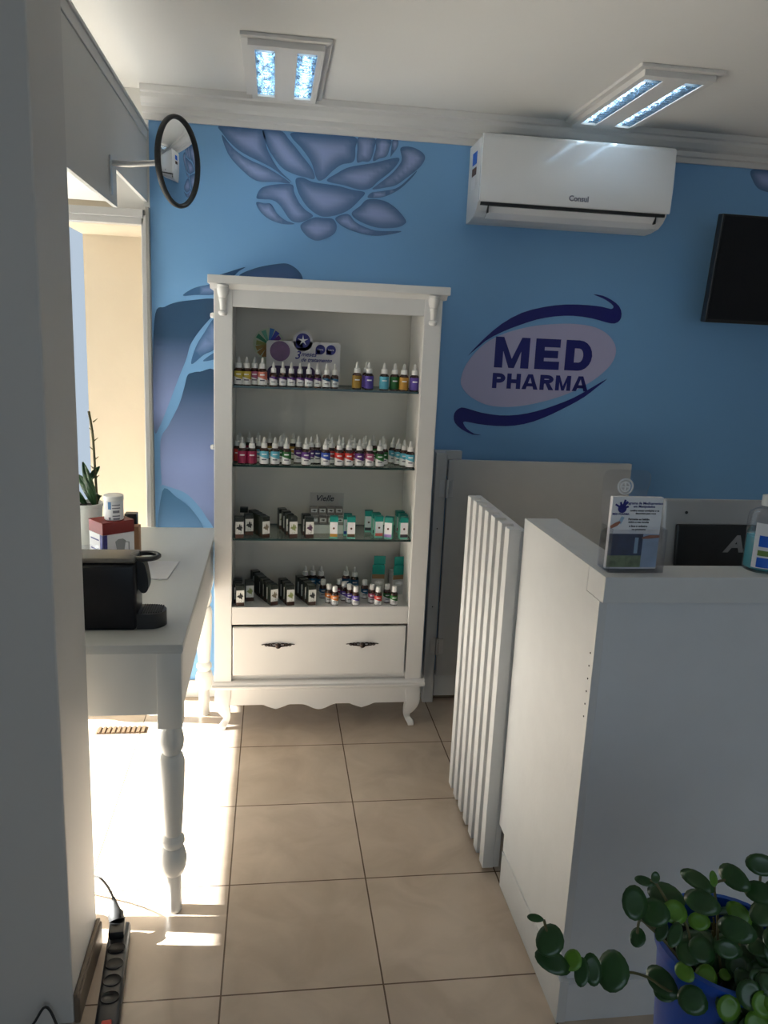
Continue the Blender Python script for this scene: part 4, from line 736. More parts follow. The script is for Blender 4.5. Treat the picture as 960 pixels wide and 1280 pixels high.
# ================================================================== CEILING LAMPS
def lamp(x0, x1, y0, y1, label):
    cx_, cy_ = (x0 + x1) / 2, (y0 + y1) / 2; w_, d_ = (x1 - x0) / 2, (y1 - y0) / 2
    t = thing('ceiling_lamp', label, 'lamp', (cx_, cy_, CZ), 0, 'fluorescent ceiling lamps')
    zb = -0.020
    ow, od = w_ - 0.040, d_ - 0.060     # trough field
    tw = 0.062                          # trough width
    xs = (-ow + 0.002, -ow + 0.002 + tw, ow - 0.002 - tw, ow - 0.002)
    bm = B()
    box(bm, -w_, w_, -d_, -d_ + 0.022, -0.012, -0.0005, 0.002); box(bm, -w_, w_, d_ - 0.022, d_, -0.012, -0.0005, 0.002)
    box(bm, -w_, -w_ + 0.022, -d_ + 0.022, d_ - 0.022, -0.012, -0.0005, 0.002); box(bm, w_ - 0.022, w_, -d_ + 0.022, d_ - 0.022, -0.012, -0.0005, 0.002)
    f0, f1 = -w_ + 0.022, w_ - 0.022; g0, g1 = -d_ + 0.022, d_ - 0.022
    for a, b_ in ((f0, xs[0]), (xs[1], xs[2]), (xs[3], f1)): box(bm, a, b_, g0, g1, zb - 0.01, -0.0005)
    for a, b_ in ((xs[0], xs[1]), (xs[2], xs[3])):
        box(bm, a, b_, g0, -od, zb - 0.01, -0.0005); box(bm, a, b_, od, g1, zb - 0.01, -0.0005)
    obj('frame', bm, M_trim, t)
    for a, b_ in ((xs[0], xs[1]), (xs[2], xs[3])):
        bm = B(); m_ = (a + b_) / 2; n = 8
        rows = []
        for i in range(n + 1):
            u = -1 + 2 * i / n; rows.append((m_ + u * (b_ - a) / 2 * 0.985, -0.001 - 0.026 * abs(u) ** 2.2))
        A_ = [bm.verts.new((x, -od, z)) for x, z in rows]; B_ = [bm.verts.new((x, od, z)) for x, z in rows]
        for i in range(n): bm.faces.new((A_[i], A_[i + 1], B_[i + 1], B_[i]))
        obj('reflector', bm, M_refl, t, True)
        k = 21
        for i in range(1, k):
            y = -od + 2 * od * i / k; bm = B(); box(bm, a + 0.002, b_ - 0.002, y - 0.0006, y + 0.0006, -0.029, -0.012); obj('louvre_blade', bm, M_refl, t)
        bm = B(); lathe(bm, [(0.004, -od + 0.015), (0.004, od - 0.015)], seg=10, mtx=Matrix.Translation((m_, 0, -0.0072)) @ Matrix.Rotation(-pi / 2, 4, 'X')); obj('tube', bm, M_tube, t, True)
    return t
lamp(-0.006, 0.270, -0.235, 0.375, 'recessed twin-tube ceiling lamp above the display cabinet')
lamp(1.222, 1.505, -0.30, 0.375, 'recessed twin-tube ceiling lamp above the air conditioner')

# ================================================================== SAFETY MIRROR
mir = thing('convex_mirror', 'round convex security mirror with black rim on a wall arm', 'mirror', (-0.38, -0.30, 2.05))
nrm = Vector((0.93, -0.37, -0.03)).normalized(); cen = Vector((-0.179 + 0.38, 0.0, 2.060 - 2.05))
q = nrm.to_track_quat('Z', 'Y').to_matrix().to_4x4()
MR = 0.121
bm = B(); lathe(bm, [(MR * sin(a) / sin(0.19), MR / sin(0.19) * (cos(a) - cos(0.19))) for a in [0.19 - 0.1898 * i / 16 for i in range(17)]], seg=48, mtx=Matrix.Translation(cen) @ q)
obj('mirror_dome', bm, M_mirror, mir, True)
bm = B(); pts = [(MR * cos(2 * pi * i / 64), MR * sin(2 * pi * i / 64)) for i in range(65)]
rings = []
for x, y in pts[:-1]:
    rings.append([bm.verts.new(((x * (1 + 0.055 * cos(b_)), y * (1 + 0.055 * cos(b_)), 0.009 * sin(b_)))) for b_ in [2 * pi * k / 10 for k in range(10)]])
for i in range(64):
    a, b_ = rings[i], rings[(i + 1) % 64]
    for k in range(10): bm.faces.new((a[k], a[(k + 1) % 10], b_[(k + 1) % 10], b_[k]))
bmesh.ops.transform(bm, matrix=Matrix.Translation(cen) @ q, verts=bm.verts); obj('rim', bm, M_rub, mir, True)
bm = B(); lathe(bm, [(MR * 0.98, 0.0), (MR * 0.95, -0.012), (0.03, -0.025), (0.028, -0.03)], seg=32, mtx=Matrix.Translation(cen) @ q); obj('back_shell', bm, M_black, mir, True)
bm = B(); tube(bm, [(0.002, 0.03, 0.0), (0.06, 0.02, -0.002), tuple(cen - nrm * 0.028)], 0.0085, 12); obj('arm', bm, M_alu, mir, True)
bm = B(); box(bm, 0.0005, 0.006, 0.015, 0.035, -0.09, 0.02, 0.001); obj('wall_bracket', bm, M_alu, mir)

# ================================================================== TELEVISION
tv = thing('television', 'black flat television on the blue wall at the right edge', 'television', (2.19, WY, 1.908))
tilt = Matrix.Translation((0, -0.24, 0.0)) @ Matrix.Rotation(R(5), 4, 'X')
bm = B(); box(bm, -0.365, 0.365, -0.018, 0.018, -0.206, 0.206, 0.004, mtx=tilt); obj('casing', bm, M_black, tv)
bm = B(); box(bm, -0.355, 0.355, -0.0195, -0.0182, -0.192, 0.198, mtx=tilt); obj('screen', bm, M_blackg, tv)
bm = B(); box(bm, -0.10, 0.10, 0.0185, 0.03, -0.08, 0.08, mtx=tilt); box(bm, -0.02, 0.02, -0.21, -0.001, -0.02, 0.02); box(bm, -0.08, 0.08, -0.012, -0.0005, -0.06, 0.06); obj('wall_mount', bm, M_black, tv)

# ================================================================== HALF-HEIGHT GATE by the wall
g = thing('service_gate', 'grey waist-high hinged panel door behind the counter', 'gate', (0.80, 0.36, 0))
def gobj(n, bm, ma, s=False):
    bmesh.ops.translate(bm, vec=(-0.80, -0.36, 0), verts=bm.verts); return obj(n, bm, ma, g, s)
bm = B(); box(bm, 0.785, 0.832, 0.352, 0.40, 0, 1.125, 0.002); box(bm, 0.790, 0.905, 0.400, 0.43, 1.02, 1.128, 0.002); gobj('post', bm, M_gate)
bm = B(); box(bm, 0.838, 1.646, 0.345, 0.368, 0.13, 1.097, 0.002); gobj('leaf_panel', bm, M_gate)
bm = B(); box(bm, 0.838, 1.90, 0.372, 0.41, 0.022, 0.13, 0.002); gobj('plinth', bm, M_mdf)
for z in (0.975, 0.27):
    bm = B(); lathe(bm, [(0.007, -0.038), (0.007, 0.038)], 0.835, 0.343, z, 12)
    for dz in (-0.028, -0.014, 0, 0.014, 0.028): lathe(bm, [(0.0082, -0.002), (0.0082, 0.002)], 0.835, 0.343, z + dz, 12)
    box(bm, 0.805, 0.832, 0.3485, 0.3515, z - 0.035, z + 0.035); box(bm, 0.839, 0.862, 0.3415, 0.3445, z - 0.035, z + 0.035); gobj('hinge', bm, M_alu, True)
bm = B()
for z in (0.80, 0.45): lathe(bm, [(0.003, 0), (0.003, 0.001)], 0, 0, 0, 10, mtx=Matrix.Translation((0.806, 0.3515, z)) @ Matrix.Rotation(pi / 2, 4, 'X'))
gobj('screw_cap', bm, M_rub)

# ================================================================== COUNTER
ct = thing('reception_counter', 'white and grey reception counter with raised side panel in the foreground', 'counter', (0.8, -1.35, 0))
def kobj(n, bm, ma, s=False):
    bmesh.ops.translate(bm, vec=(-0.8, 1.35, 0), verts=bm.verts); return obj(n, bm, ma, ct, s)
CT = 1.113
bm = B(); box(bm, 0.800, 2.6, -1.352, -1.262, CT - 0.058, CT, 0.0015); kobj('counter_top', bm, M_mdf)
bm = B(); box(bm, 0.8185, 0.892, -1.2615, -0.802, CT - 0.058, CT - 0.0005); kobj('side_top', bm, M_mdf)
bm = B(); box(bm, 0.800, 0.818, -1.335, -1.262, 0.165, CT - 0.0585); box(bm, 0.800, 0.818, -1.262, -0.802, 0.165, CT - 0.0005); box(bm, 0.800, 0.818, -1.335, -0.855, 0.115, 0.165); kobj('side_panel', bm, M_mdf)
bm = B(); box(bm, 0.8185, 2.6, -1.333, -1.315, 0.105, CT - 0.0585, 0.001); kobj('front_panel', bm, M_mdfg)
bm = B(); box(bm, 0.796, 0.818, -1.352, -0.860, 0.0, 0.1145, 0.001); kobj('side_plinth', bm, M_mdf)
bm = B(); box(bm, 0.8185, 2.6, -1.350, -1.315, 0.0, 0.104, 0.001); kobj('front_plinth', bm, M_mdfg)
bm = B(); box(bm, 0.874, 0.892, -1.26, -0.802, 0.0, CT - 0.0585); box(bm, 0.8185, 0.8735, -0.820, -0.802, 0.0, CT - 0.0585); box(bm, 0.893, 2.6, -1.28, -1.262, 0.0, CT - 0.0585); kobj('inner_panel', bm, M_mdf)
bm = B(); box(bm, 0.893, 2.4, -1.2615, -0.70, 0.715, 0.74, 0.001); box(bm, 2.38, 2.4, -1.26, -0.71, 0, 0.715); box(bm, 1.30, 1.32, -1.26, -0.72, 0, 0.715); kobj('inner_desk', bm, M_mdf)
bm = B()
for k in range(6): lathe(bm, [(0.0022, 0), (0.0022, 0.0008)], 0, 0, 0, 8, mtx=Matrix.Translation((0.7995, -1.318, 0.93 - 0.03 * k)) @ Matrix.Rotation(-pi / 2, 4, 'Y'))
kobj('screw_hole', bm, M_rub)
# slatted gate
sg = thing('slatted_gate', 'white low swing gate faced with upright slats beside the counter', 'gate', (0.79, -0.54, 0))
def sobj(n, bm, ma):
    bmesh.ops.translate(bm, vec=(-0.79, 0.54, 0), verts=bm.verts); return obj(n, bm, ma, sg)
bm = B(); box(bm, 0.795, 0.812, -0.795, -0.285, 0.012, 1.073, 0.001); sobj('back_board', bm, M_mdf)
for k in range(7):
    y0 = -0.795 + k * 0.0735
    bm = B(); box(bm, 0.760, 0.7948, y0, y0 + 0.040, 0.010, 1.078, 0.0015); sobj('slat', bm, M_mdf)

# ---------------- things on the counter
hold = thing('brochure_holder', 'clear acrylic leaflet holder with round hook on the counter top', 'holder', (0.880, -1.295, CT))
bm = B()
box(bm, -0.062, 0.062, -0.026, 0.030, 0.0005, 0.003); box(bm, -0.062, 0.062, -0.028, -0.026, 0.0005, 0.096, 0.0008); box(bm, -0.062, -0.060, -0.026, 0.030, 0.003, 0.096); box(bm, 0.060, 0.062, -0.026, 0.030, 0.003, 0.096)
obj('pocket', bm, M_acr, hold)
bm = B(); P = [(-0.062, 0.001), (0.062, 0.001), (0.062, 0.10)] + [(0.045 + p[0], p[1]) for p in []] + [(0.034, 0.13)]
plate(bm, [(-0.062, 0.002), (0.062, 0.002), (0.062, 0.10), (0.032, 0.15)] + [(-0.008 + 0.0 + 0.040 * cos(a) if False else (0.022 + 0.018 * cos(a)), 0.196 + 0.018 * sin(a)) for a in [R(i * 15) for i in range(0, 7)]] + [(-0.050 + 0.018 * cos(a), 0.196 + 0.018 * sin(a)) for a in [R(90 + i * 15) for i in range(0, 7)]] + [(-0.068, 0.13), (-0.062, 0.10)], 0.0305, 0.0335)
obj('back_sheet', bm, M_acr, hold)
bm = B()
for r_ in (0.0165, 0.010): tube(bm, [(-0.018 + r_ * cos(a), 0.028, 0.178 + r_ * sin(a)) for a in [2 * pi * i / 24 for i in range(25)]], 0.0022, 6)
tube(bm, [(-0.018, 0.028, 0.168), (-0.018, 0.028, 0.190)], 0.002, 6); tube(bm, [(-0.028, 0.028, 0.178), (-0.008, 0.028, 0.178)], 0.002, 6)
obj('suction_cup', bm, mat('frosted_clear_plastic', (0.70, 0.72, 0.74), 0.15), hold, True)
lf = thing('leaflet', 'white and blue printed leaflets standing in the clear holder', 'leaflet', (0.877, -1.2985, CT + 0.004))
bm = B(); box(bm, -0.057, 0.057, -0.004, 0.008, 0.0, 0.158, 0.0005); obj('paper_stack', bm, M_paper, lf)
bm = B(); box(bm, -0.0565, 0.020, -0.0050, -0.0042, 0.030, 0.078); obj('photo_print', bm, mat('photo_navy', (0.03, 0.05, 0.12), 0.35, vary=0.9, scale=60), lf)
bm = B(); box(bm, 0.020, 0.0565, -0.0050, -0.0042, 0.004, 0.078); obj('blue_print', bm, mat('photo_blue', (0.35, 0.46, 0.62), 0.35, vary=0.3, scale=30), lf)
bm = B(); box(bm, -0.0565, 0.020, -0.0050, -0.0042, 0.004, 0.030); obj('garden_print', bm, mat('photo_green', (0.20, 0.26, 0.14), 0.35, vary=0.9, scale=90), lf)
bm = B(); disc(bm, -0.034, 0.133, 0.0095, y=-0.0052)
for a, l in ((150, .018), (110, .015), (75, .020), (55, .019), (20, .014)):
    tube(bm, [(-0.034, -0.005, 0.133), (-0.034 + l * cos(R(a)), -0.005, 0.133 + l * sin(R(a)))], 0.0022, 6)
obj('hand_emblem', bm, M_navyl, lf)
bm = B(); tube(bm, [(-0.056, -0.005, 0.092), (-0.044, -0.0055, 0.099), (-0.036, -0.005, 0.104)], [0.003, 0.004, 0.002], 8); obj('hand_print', bm, mat('skin_print', (0.40, 0.16, 0.10), 0.5), lf); bm = B(); tube(bm, [(0.056, -0.005, 0.073), (0.035, -0.0055, 0.072), (0.018, -0.005, 0.069)], [0.003, 0.004, 0.002], 8); obj('hand_print', bm, mat('skin_print', (0.40, 0.16, 0.10), 0.5), lf)
bm = B(); box(bm, -0.037, -0.030, -0.0052, -0.0045, 0.100, 0.116, mtx=Matrix.Translation((-0.034, 0, 0.108)) @ Matrix.Rotation(R(25), 4, 'Y') @ Matrix.Translation((0.034, 0, -0.108))); box(bm, 0.002, 0.010, -0.0058, -0.0051, 0.035, 0.070); obj('card_print', bm, mat('pale_blue_print', (0.35, 0.50, 0.65), 0.4), lf)
for s, sz, x, z, ma in (('Programa de Medicamentos', 0.0078, 0.013, 0.145, M_navyl), ('em Manipulados', 0.0075, 0.015, 0.138, M_navyl), ('confira nossas condições e os', 0.0055, 0.017, 0.129, M_ink), ('descontos para voce', 0.0055, 0.020, 0.123, M_ink), ('MED PHARMA', 0.006, -0.036, 0.121, M_navyl), ('Pergunte ao balcão', 0.0062, 0.006, 0.110, M_ink), ('sobre a sua receita', 0.006, 0.006, 0.104, M_ink), ('e faca o cadastro', 0.006, 0.006, 0.095, M_ink), ('no programa', 0.006, 0.008, 0.088, M_ink)):
    text_on('print_line', s, sz, ma, lf, (x, -0.0049, z), ext=0.0002, bold=0.00012)

sn = thing('sanitizer_bottle', 'clear pump bottle of turquoise gel on the counter by the monitor', 'bottle', (1.192, -1.290, CT))
bm = B(); prof = [(0.038, 0.0005), (0.042, 0.004), (0.042, 0.118), (0.039, 0.130), (0.026, 0.138), (0.016, 0.142), (0.016, 0.15)]; lathe(bm, prof, seg=28); obj('clear_body', bm, M_acr, sn, True)
bm = B(); lathe(bm, [(0.034, 0.004), (0.0395, 0.008), (0.0395, 0.078), (0.0385, 0.0785)], seg=28); obj('gel', bm, M_gel, sn, True)
bm = B(); lathe(bm, [(0.0185, 0.146), (0.019, 0.148), (0.0185, 0.168), (0.008, 0.171), (0.006, 0.172), (0.006, 0.185), (0.010, 0.186), (0.011, 0.194), (0.006, 0.197)], seg=18); tube(bm, [(0, 0, 0.191), (0.018, -0.012, 0.191), (0.030, -0.020, 0.185)], 0.0045, 8); obj('pump', bm, M_cap, sn, True)
bm = B(); a0, a1 = R(205), R(300); n = 10
A_ = [bm.verts.new((0.0426 * cos(a0 + (a1 - a0) * i / n), 0.0426 * sin(a0 + (a1 - a0) * i / n), 0.012)) for i in range(n + 1)]; B_ = [bm.verts.new((v_.co.x, v_.co.y, 0.112)) for v_ in A_]
for i in range(n): bm.faces.new((A_[i], A_[i + 1], B_[i + 1], B_[i]))
obj('white_label', bm, M_paper, sn, True)
for z0, z1, ma in ((0.060, 0.085, M_bluel), (0.040, 0.052, mat('olive_print', (0.18, 0.28, 0.06), 0.5)), (0.014, 0.036, M_bluel)):
    bm = B(); A_ = [bm.verts.new((0.0430 * cos(a0 + 0.25 + (a1 - a0 - 0.3) * i / n), 0.0430 * sin(a0 + 0.25 + (a1 - a0 - 0.3) * i / n), z0)) for i in range(n + 1)]; B_ = [bm.verts.new((v_.co.x, v_.co.y, z1)) for v_ in A_]
    for i in range(n): bm.faces.new((A_[i], A_[i + 1], B_[i + 1], B_[i]))
    obj('label_band', bm, ma, sn, True)

mo = thing('monitor', 'back of a silver and black computer monitor behind the counter', 'monitor', (1.32, -1.02, 0.74))
# panel 0.53 wide, leaning back a little
mt = Matrix.Translation((0, 0, 0.30)) @ Matrix.Rotation(R(-6), 4, 'X')
bm = B(); box(bm, -0.232, 0.232, -0.018, 0.014, -0.160, 0.175, 0.006, mtx=mt); obj('silver_shell', bm, mat('silver_plastic', (0.42, 0.42, 0.42), 0.35, 0.3, vary=0.05), mo)
bm = B(); box(bm, -0.228, 0.228, 0.0145, 0.022, -0.156, 0.172, 0.002, mtx=mt); obj('bezel', bm, M_black, mo)
bm = B(); box(bm, -0.200, 0.200, -0.030, -0.0185, -0.145, 0.113, 0.004, mtx=mt); obj('black_back', bm, M_black, mo)
bm = text_bm('AOC', 0.058, bold=0.0022, ext=0.0005, shear=0.25, xscale=1.25); bmesh.ops.transform(bm, matrix=mt @ Matrix.Translation((0.012, -0.0308, 0.062)) @ Matrix.Rotation(pi / 2, 4, 'X'), verts=bm.verts); obj('brand_lettering', bm, M_silver, mo)
bm = B(); lathe(bm, [(0.004, 0), (0.004, 0.001)], 0, 0, 0, 12, mtx=mt @ Matrix.Translation((-0.172, -0.0182, 0.142)) @ Matrix.Rotation(pi / 2, 4, 'X')); obj('button', bm, M_rub, mo)
bm = B(); box(bm, -0.03, 0.03, 0.0, 0.03, 0.012, 0.20, 0.004, mtx=Matrix.Translation((0, 0.03, 0))); obj('stand', bm, M_black, mo)
bm = B(); lathe(bm, [(0.10, 0.0), (0.10, 0.008), (0.03, 0.014)], 0, 0.04, 0, 32); obj('stand_base', bm, M_black, mo, True)

ch = thing('office_chair', 'black office chair behind the counter with only its backrest showing', 'chair', (1.50, -0.28, 0))
bm = B(); box(bm, -0.24, 0.24, -0.03, 0.03, 0.56, 0.965, 0.028, seg=3); obj('backrest', bm, M_rub, ch, True)
bm = B(); box(bm, -0.24, 0.24, -0.48, -0.02, 0.44, 0.51, 0.025, seg=3); obj('seat', bm, M_rub, ch, True)
bm = B(); tube(bm, [(0, 0.0, 0.60), (0, 0.02, 0.42), (0, -0.2, 0.41)], 0.018, 8); tube(bm, [(0, -0.24, 0.44), (0, -0.24, 0.09)], 0.022, 10); obj('column', bm, M_black, ch, True)
for k in range(5):
    a = 2 * pi * k / 5 + 0.3; bm = B(); tube(bm, [(0, -0.24, 0.10), (0.24 * cos(a), -0.24 + 0.24 * sin(a), 0.065)], 0.014, 8); lathe(bm, [(0.02, -0.012), (0.025, 0), (0.02, 0.012)], 0, 0, 0, 14, mtx=Matrix.Translation((0.24 * cos(a), -0.24 + 0.24 * sin(a), 0.025)) @ Matrix.Rotation(pi / 2, 4, 'X')); obj('castor_leg', bm, M_black, ch, True)

# ================================================================== TABLE
TZ = 0.80
tb = thing('side_table', 'white painted console table with turned legs along the left wall', 'table', (-0.4, -0.3, 0))
def tobj(n, bm, ma, s=False):
    bmesh.ops.translate(bm, vec=(0.4, 0.3, 0), verts=bm.verts); return obj(n, bm, ma, tb, s)
TX0, TX1, TY0, TY1 = -0.705, -0.112, -0.925, 0.325
bm = B(); box(bm, TX0, TX1, TY0, TY1, TZ - 0.020, TZ, 0.002); box(bm, TX0 + 0.004, TX1 - 0.003, TY0 + 0.004, TY1 - 0.004, TZ - 0.026, TZ - 0.0205, 0.001); tobj('tabletop', bm, mat('greyish_tabletop_paint', (0.50, 0.51, 0.49), 0.4, vary=0.02))
bm = B(); box(bm, TX0 + 0.06, TX1 - 0.06, TY0 + 0.022, TY0 + 0.040, 0.598, TZ - 0.0265); box(bm, TX0 + 0.06, TX1 - 0.06, TY1 - 0.040, TY1 - 0.022, 0.598, TZ - 0.0265)
box(bm, TX0 + 0.014, TX0 + 0.032, TY0 + 0.06, TY1 - 0.06, 0.598, TZ - 0.0265); box(bm, TX1 - 0.032, TX1 - 0.008, TY0 + 0.06, TY1 - 0.06, 0.598, TZ - 0.0265); tobj('apron', bm, M_table)
legp = [(0.024, 0.0), (0.026, 0.010), (0.025, 0.115), (0.034, 0.122), (0.040, 0.140), (0.043, 0.165), (0.036, 0.192), (0.028, 0.200), (0.030, 0.204), (0.037, 0.214), (0.036, 0.226), (0.026, 0.238), (0.0285, 0.245), (0.034, 0.32), (0.039, 0.42), (0.0395, 0.455), (0.034, 0.474), (0.026, 0.480), (0.028, 0.484), (0.036, 0.498), (0.0385, 0.518), (0.034, 0.542), (0.027, 0.556), (0.026, 0.565)]
legp = [(r_ * 0.86, z) for r_, z in legp]
for lx in (TX0 + 0.036, TX1 - 0.036):
    for ly in (TY0 + 0.038, TY1 - 0.038):
        lx = lx if ly < 0 or lx < -0.4 else TX1 - 0.050
        bm = B(); box(bm, lx - 0.031, lx + 0.031, ly - 0.031, ly + 0.031, 0.563, TZ - 0.0265, 0.002); lathe(bm, legp, lx, ly, 0, 28); tobj('leg', bm, M_table, True)

# ---------------- coffee machine
cf = thing('coffee_machine', 'black capsule coffee machine at the near end of the white table', 'coffee machine', (-0.34, -0.775, TZ))
bm = B(); box(bm, -0.085, 0.100, -0.052, 0.052, 0.0, 0.182, 0.012, seg=4); obj('body', bm, M_blackg, cf, True)
bm = B(); box(bm, -0.085, 0.100, -0.049, 0.049, 0.1825, 0.196, 0.006, seg=3); obj('top_plate', bm, mat('taupe_metal', (0.12, 0.11, 0.095), 0.35, 0.5), cf, True)
bm = B(); tube(bm, [(0.118 + 0.034 * cos(a), 0.030 * sin(a), 0.1905) for a in [2 * pi * i / 28 for i in range(29)]], 0.0065, 8); box(bm, 0.078, 0.10, -0.024, 0.024, 0.184, 0.1965, 0.003); obj('lever_ring', bm, M_black, cf, True)
pr = cr([(0.098, 0, 0.182), (0.116, 0, 0.176), (0.124, 0, 0.145), (0.127, 0, 0.115), (0.122, 0, 0.098), (0.110, 0, 0.095), (0.098, 0, 0.11)], 4)
bm = B(); v0 = [bm.verts.new((p.x, -0.022, p.z)) for p in pr]; v1 = [bm.verts.new((p.x, 0.022, p.z)) for p in pr]; n = len(pr)
for k in range(n): bm.faces.new((v0[k], v0[(k + 1) % n], v1[(k + 1) % n], v1[k]))
bm.faces.new(v0[::-1]); bm.faces.new(v1); obj('spout', bm, M_black, cf, True)
bm = B(); pts = [(0.10, -0.045), (0.15, -0.045)] + [(0.140 + 0.032 * cos(a), 0.045 * sin(a)) for a in [R(-60 + 12 * i) for i in range(11)]] + [(0.15, 0.045), (0.10, 0.045)]
pts = [(0.098, -0.042)] + [(0.128 + 0.042 * cos(a), 0.042 * sin(a)) for a in [R(-90 + 15 * i) for i in range(13)]] + [(0.098, 0.042)]
a_ = [bm.verts.new((x, y, 0.001)) for x, y in pts]; b_ = [bm.verts.new((x, y, 0.042)) for x, y in pts]; n = len(pts)
for k in range(n): bm.faces.new((a_[k], a_[(k + 1) % n], b_[(k + 1) % n], b_[k]))
bm.faces.new(a_[::-1]); bm.faces.new(b_); obj('drip_tray', bm, M_black, cf, True)
bm = B()
for k in range(9): x = 0.108 + k * 0.0062; hw = 0.034 * math.sqrt(max(0.05, 1 - ((x - 0.128) / 0.046) ** 2 if x > 0.128 else 1)); box(bm, x, x + 0.003, -hw, hw, 0.0425, 0.0455)
obj('drip_grille', bm, M_rub, cf)
bm = B(); box(bm, -0.06, -0.058, -0.03, 0.03, 0.1965, 0.1975); box(bm, -0.075, -0.062, -0.012, 0.012, 0.1965, 0.199, 0.001); obj('power_button', bm, M_black, cf)
# cable from the machine is hidden; power strip is on the floor

bx = thing('moka_pot_box', 'red-lidded white carton with a moka pot picture behind the coffee machine', 'box', (-0.408, -0.262, TZ), R(38))
bm = B(); box(bm, -0.054, 0.054, -0.047, 0.047, 0, 0.130, 0.001); obj('carton_body', bm, M_paper, bx)
bm = B(); box(bm, -0.0545, 0.0545, -0.0475, 0.0475, 0.1305, 0.170, 0.001); obj('red_lid', bm, M_red, bx)
bm = B(); lathe(bm, [(0.016, 0.045), (0.013, 0.075), (0.018, 0.105), (0.008, 0.112)], 0.005, -0.0474, 0, 8, mtx=Matrix.Diagonal((1, 1, 1, 1))); bmesh.ops.scale(bm, vec=(1, 0.02, 1), verts=bm.verts); bmesh.ops.translate(bm, vec=(0, -0.0474, 0), verts=bm.verts)
tube(bm, [(0.022, -0.048, 0.10), (0.034, -0.048, 0.098), (0.034, -0.048, 0.07)], 0.0015, 6); obj('pot_picture', bm, mat('grey_picture', (0.25, 0.26, 0.27), 0.5), bx)
bm = B(); box(bm, -0.056, -0.0545, -0.047, -0.030, 0.0, 0.130); box(bm, -0.0539, -0.040, -0.0482, -0.0474, 0.0, 0.130); obj('navy_stripe', bm, M_navyl, bx)
bm = B()
for z in (0.108, 0.075, 0.045): box(bm, -0.0552, -0.0543, -0.020, 0.034, z, z + 0.004)
obj('text_bar', bm, M_navyl, bx)
cn = thing('supplement_tub', 'white round tub with blue label standing on the red-lidded box', 'tub', (-0.398, -0.268, TZ + 0.1705))
bm = B(); lathe(bm, [(0.027, 0.0), (0.030, 0.003), (0.030, 0.062), (0.029, 0.064)], seg=28); obj('tub_body', bm, M_paper, cn, True)
bm = B(); lathe(bm, [(0.0312, 0.0645), (0.0315, 0.066), (0.0312, 0.079), (0.027, 0.082), (0.001, 0.082)], seg=28, cap=False); obj('lid', bm, M_cap, cn, True)
bm = B()
for a0, a1, z0, z1, c in ((-115, -95, 0.038, 0.062, 0), (-90, -40, 0.050, 0.053, 1), (-90, -40, 0.040, 0.043, 1), (-85, -45, 0.026, 0.034, 1), (-88, -42, 0.014, 0.018, 1), (-112, -98, 0.004, 0.012, 1), (-84, -44, 0.004, 0.010, 1)):
    A_ = [bm.verts.new((0.0304 * cos(R(a0 + (a1 - a0) * i / 6)), 0.0304 * sin(R(a0 + (a1 - a0) * i / 6)), z0)) for i in range(7)]; B_ = [bm.verts.new((v_.co.x, v_.co.y, z1)) for v_ in A_]
    for i in range(6): bm.faces.new((A_[i], A_[i + 1], B_[i + 1], B_[i])).material_index = c
obj('label_print', bm, [mat('mid_blue_print', (0.08, 0.22, 0.45), 0.5), M_inkg], cn)
bm = B(); lathe(bm, [(0.028, 0.0), (0.034, 0.10), (0.032, 0.10), (0.0265, 0.006), (0.001, 0.006)], seg=24, cap=False); bmesh.ops.translate(bm, vec=(-0.462, -0.36, TZ + .0005), verts=bm.verts); tag(obj('drinking_glass', bm, M_acr, None, True), 'clear drinking glass at the left of the red-lidded box', 'glass')
bm = B(); box(bm, -0.385, -0.345, -0.165, -0.13, TZ, TZ + 0.165, 0.002); tag(obj('black_canister', bm, M_black), 'small black canister behind the red-lidded box', 'canister')
bm = B(); box(bm, -0.352, -0.328, -0.225, -0.185, TZ, TZ + 0.135, 0.002); tag(obj('tan_carton', bm, mat('tan_card', (0.45, 0.24, 0.12), 0.6)), 'narrow tan carton right of the red-lidded box', 'carton')
bm = B(); box(bm, -0.315, -0.212, -0.375, -0.175, TZ + 0.0003, TZ + 0.0035, 0.001, mtx=Matrix.Translation((-0.26, -0.28, 0)) @ Matrix.Rotation(R(-4), 4, 'Z') @ Matrix.Translation((0.26, 0.28, 0))); tag(obj('paper_napkin', bm, mat('napkin_paper', (0.62, 0.62, 0.64), 0.85, bump=0.5, bscale=80)), 'folded white napkin lying on the table behind the coffee machine', 'napkin')
# orchid in white pot
orc = thing('potted_orchid', 'leafless-stemmed orchid in a white pot on the far end of the table', 'plant', (-0.520, -0.10, TZ))
bm = B(); lathe(bm, [(0.038, 0.0), (0.042, 0.004), (0.052, 0.175), (0.055, 0.178), (0.055, 0.188), (0.049, 0.188), (0.047, 0.170)], seg=28, cap=True); obj('pot', bm, M_wpot, orc, True)
bm = B(); lathe(bm, [(0.046, 0.176), (0.001, 0.184)], seg=20, cap=False); obj('bark', bm, M_soil, orc, True)
bm = B(); tube(bm, cr([(0.035, 0, 0.18), (0.032, 0, 0.30), (0.028, 0, 0.42), (0.018, 0, 0.50)], 4), 0.0042, 8)
for k in range(8): z = 0.24 + 0.032 * k; tube(bm, [(0.031, 0, z), (0.031 + (0.014 if k % 2 else -0.014), 0, z + 0.012)], [0.003, 0.001], 6)
obj('stem', bm, M_stem, orc, True)
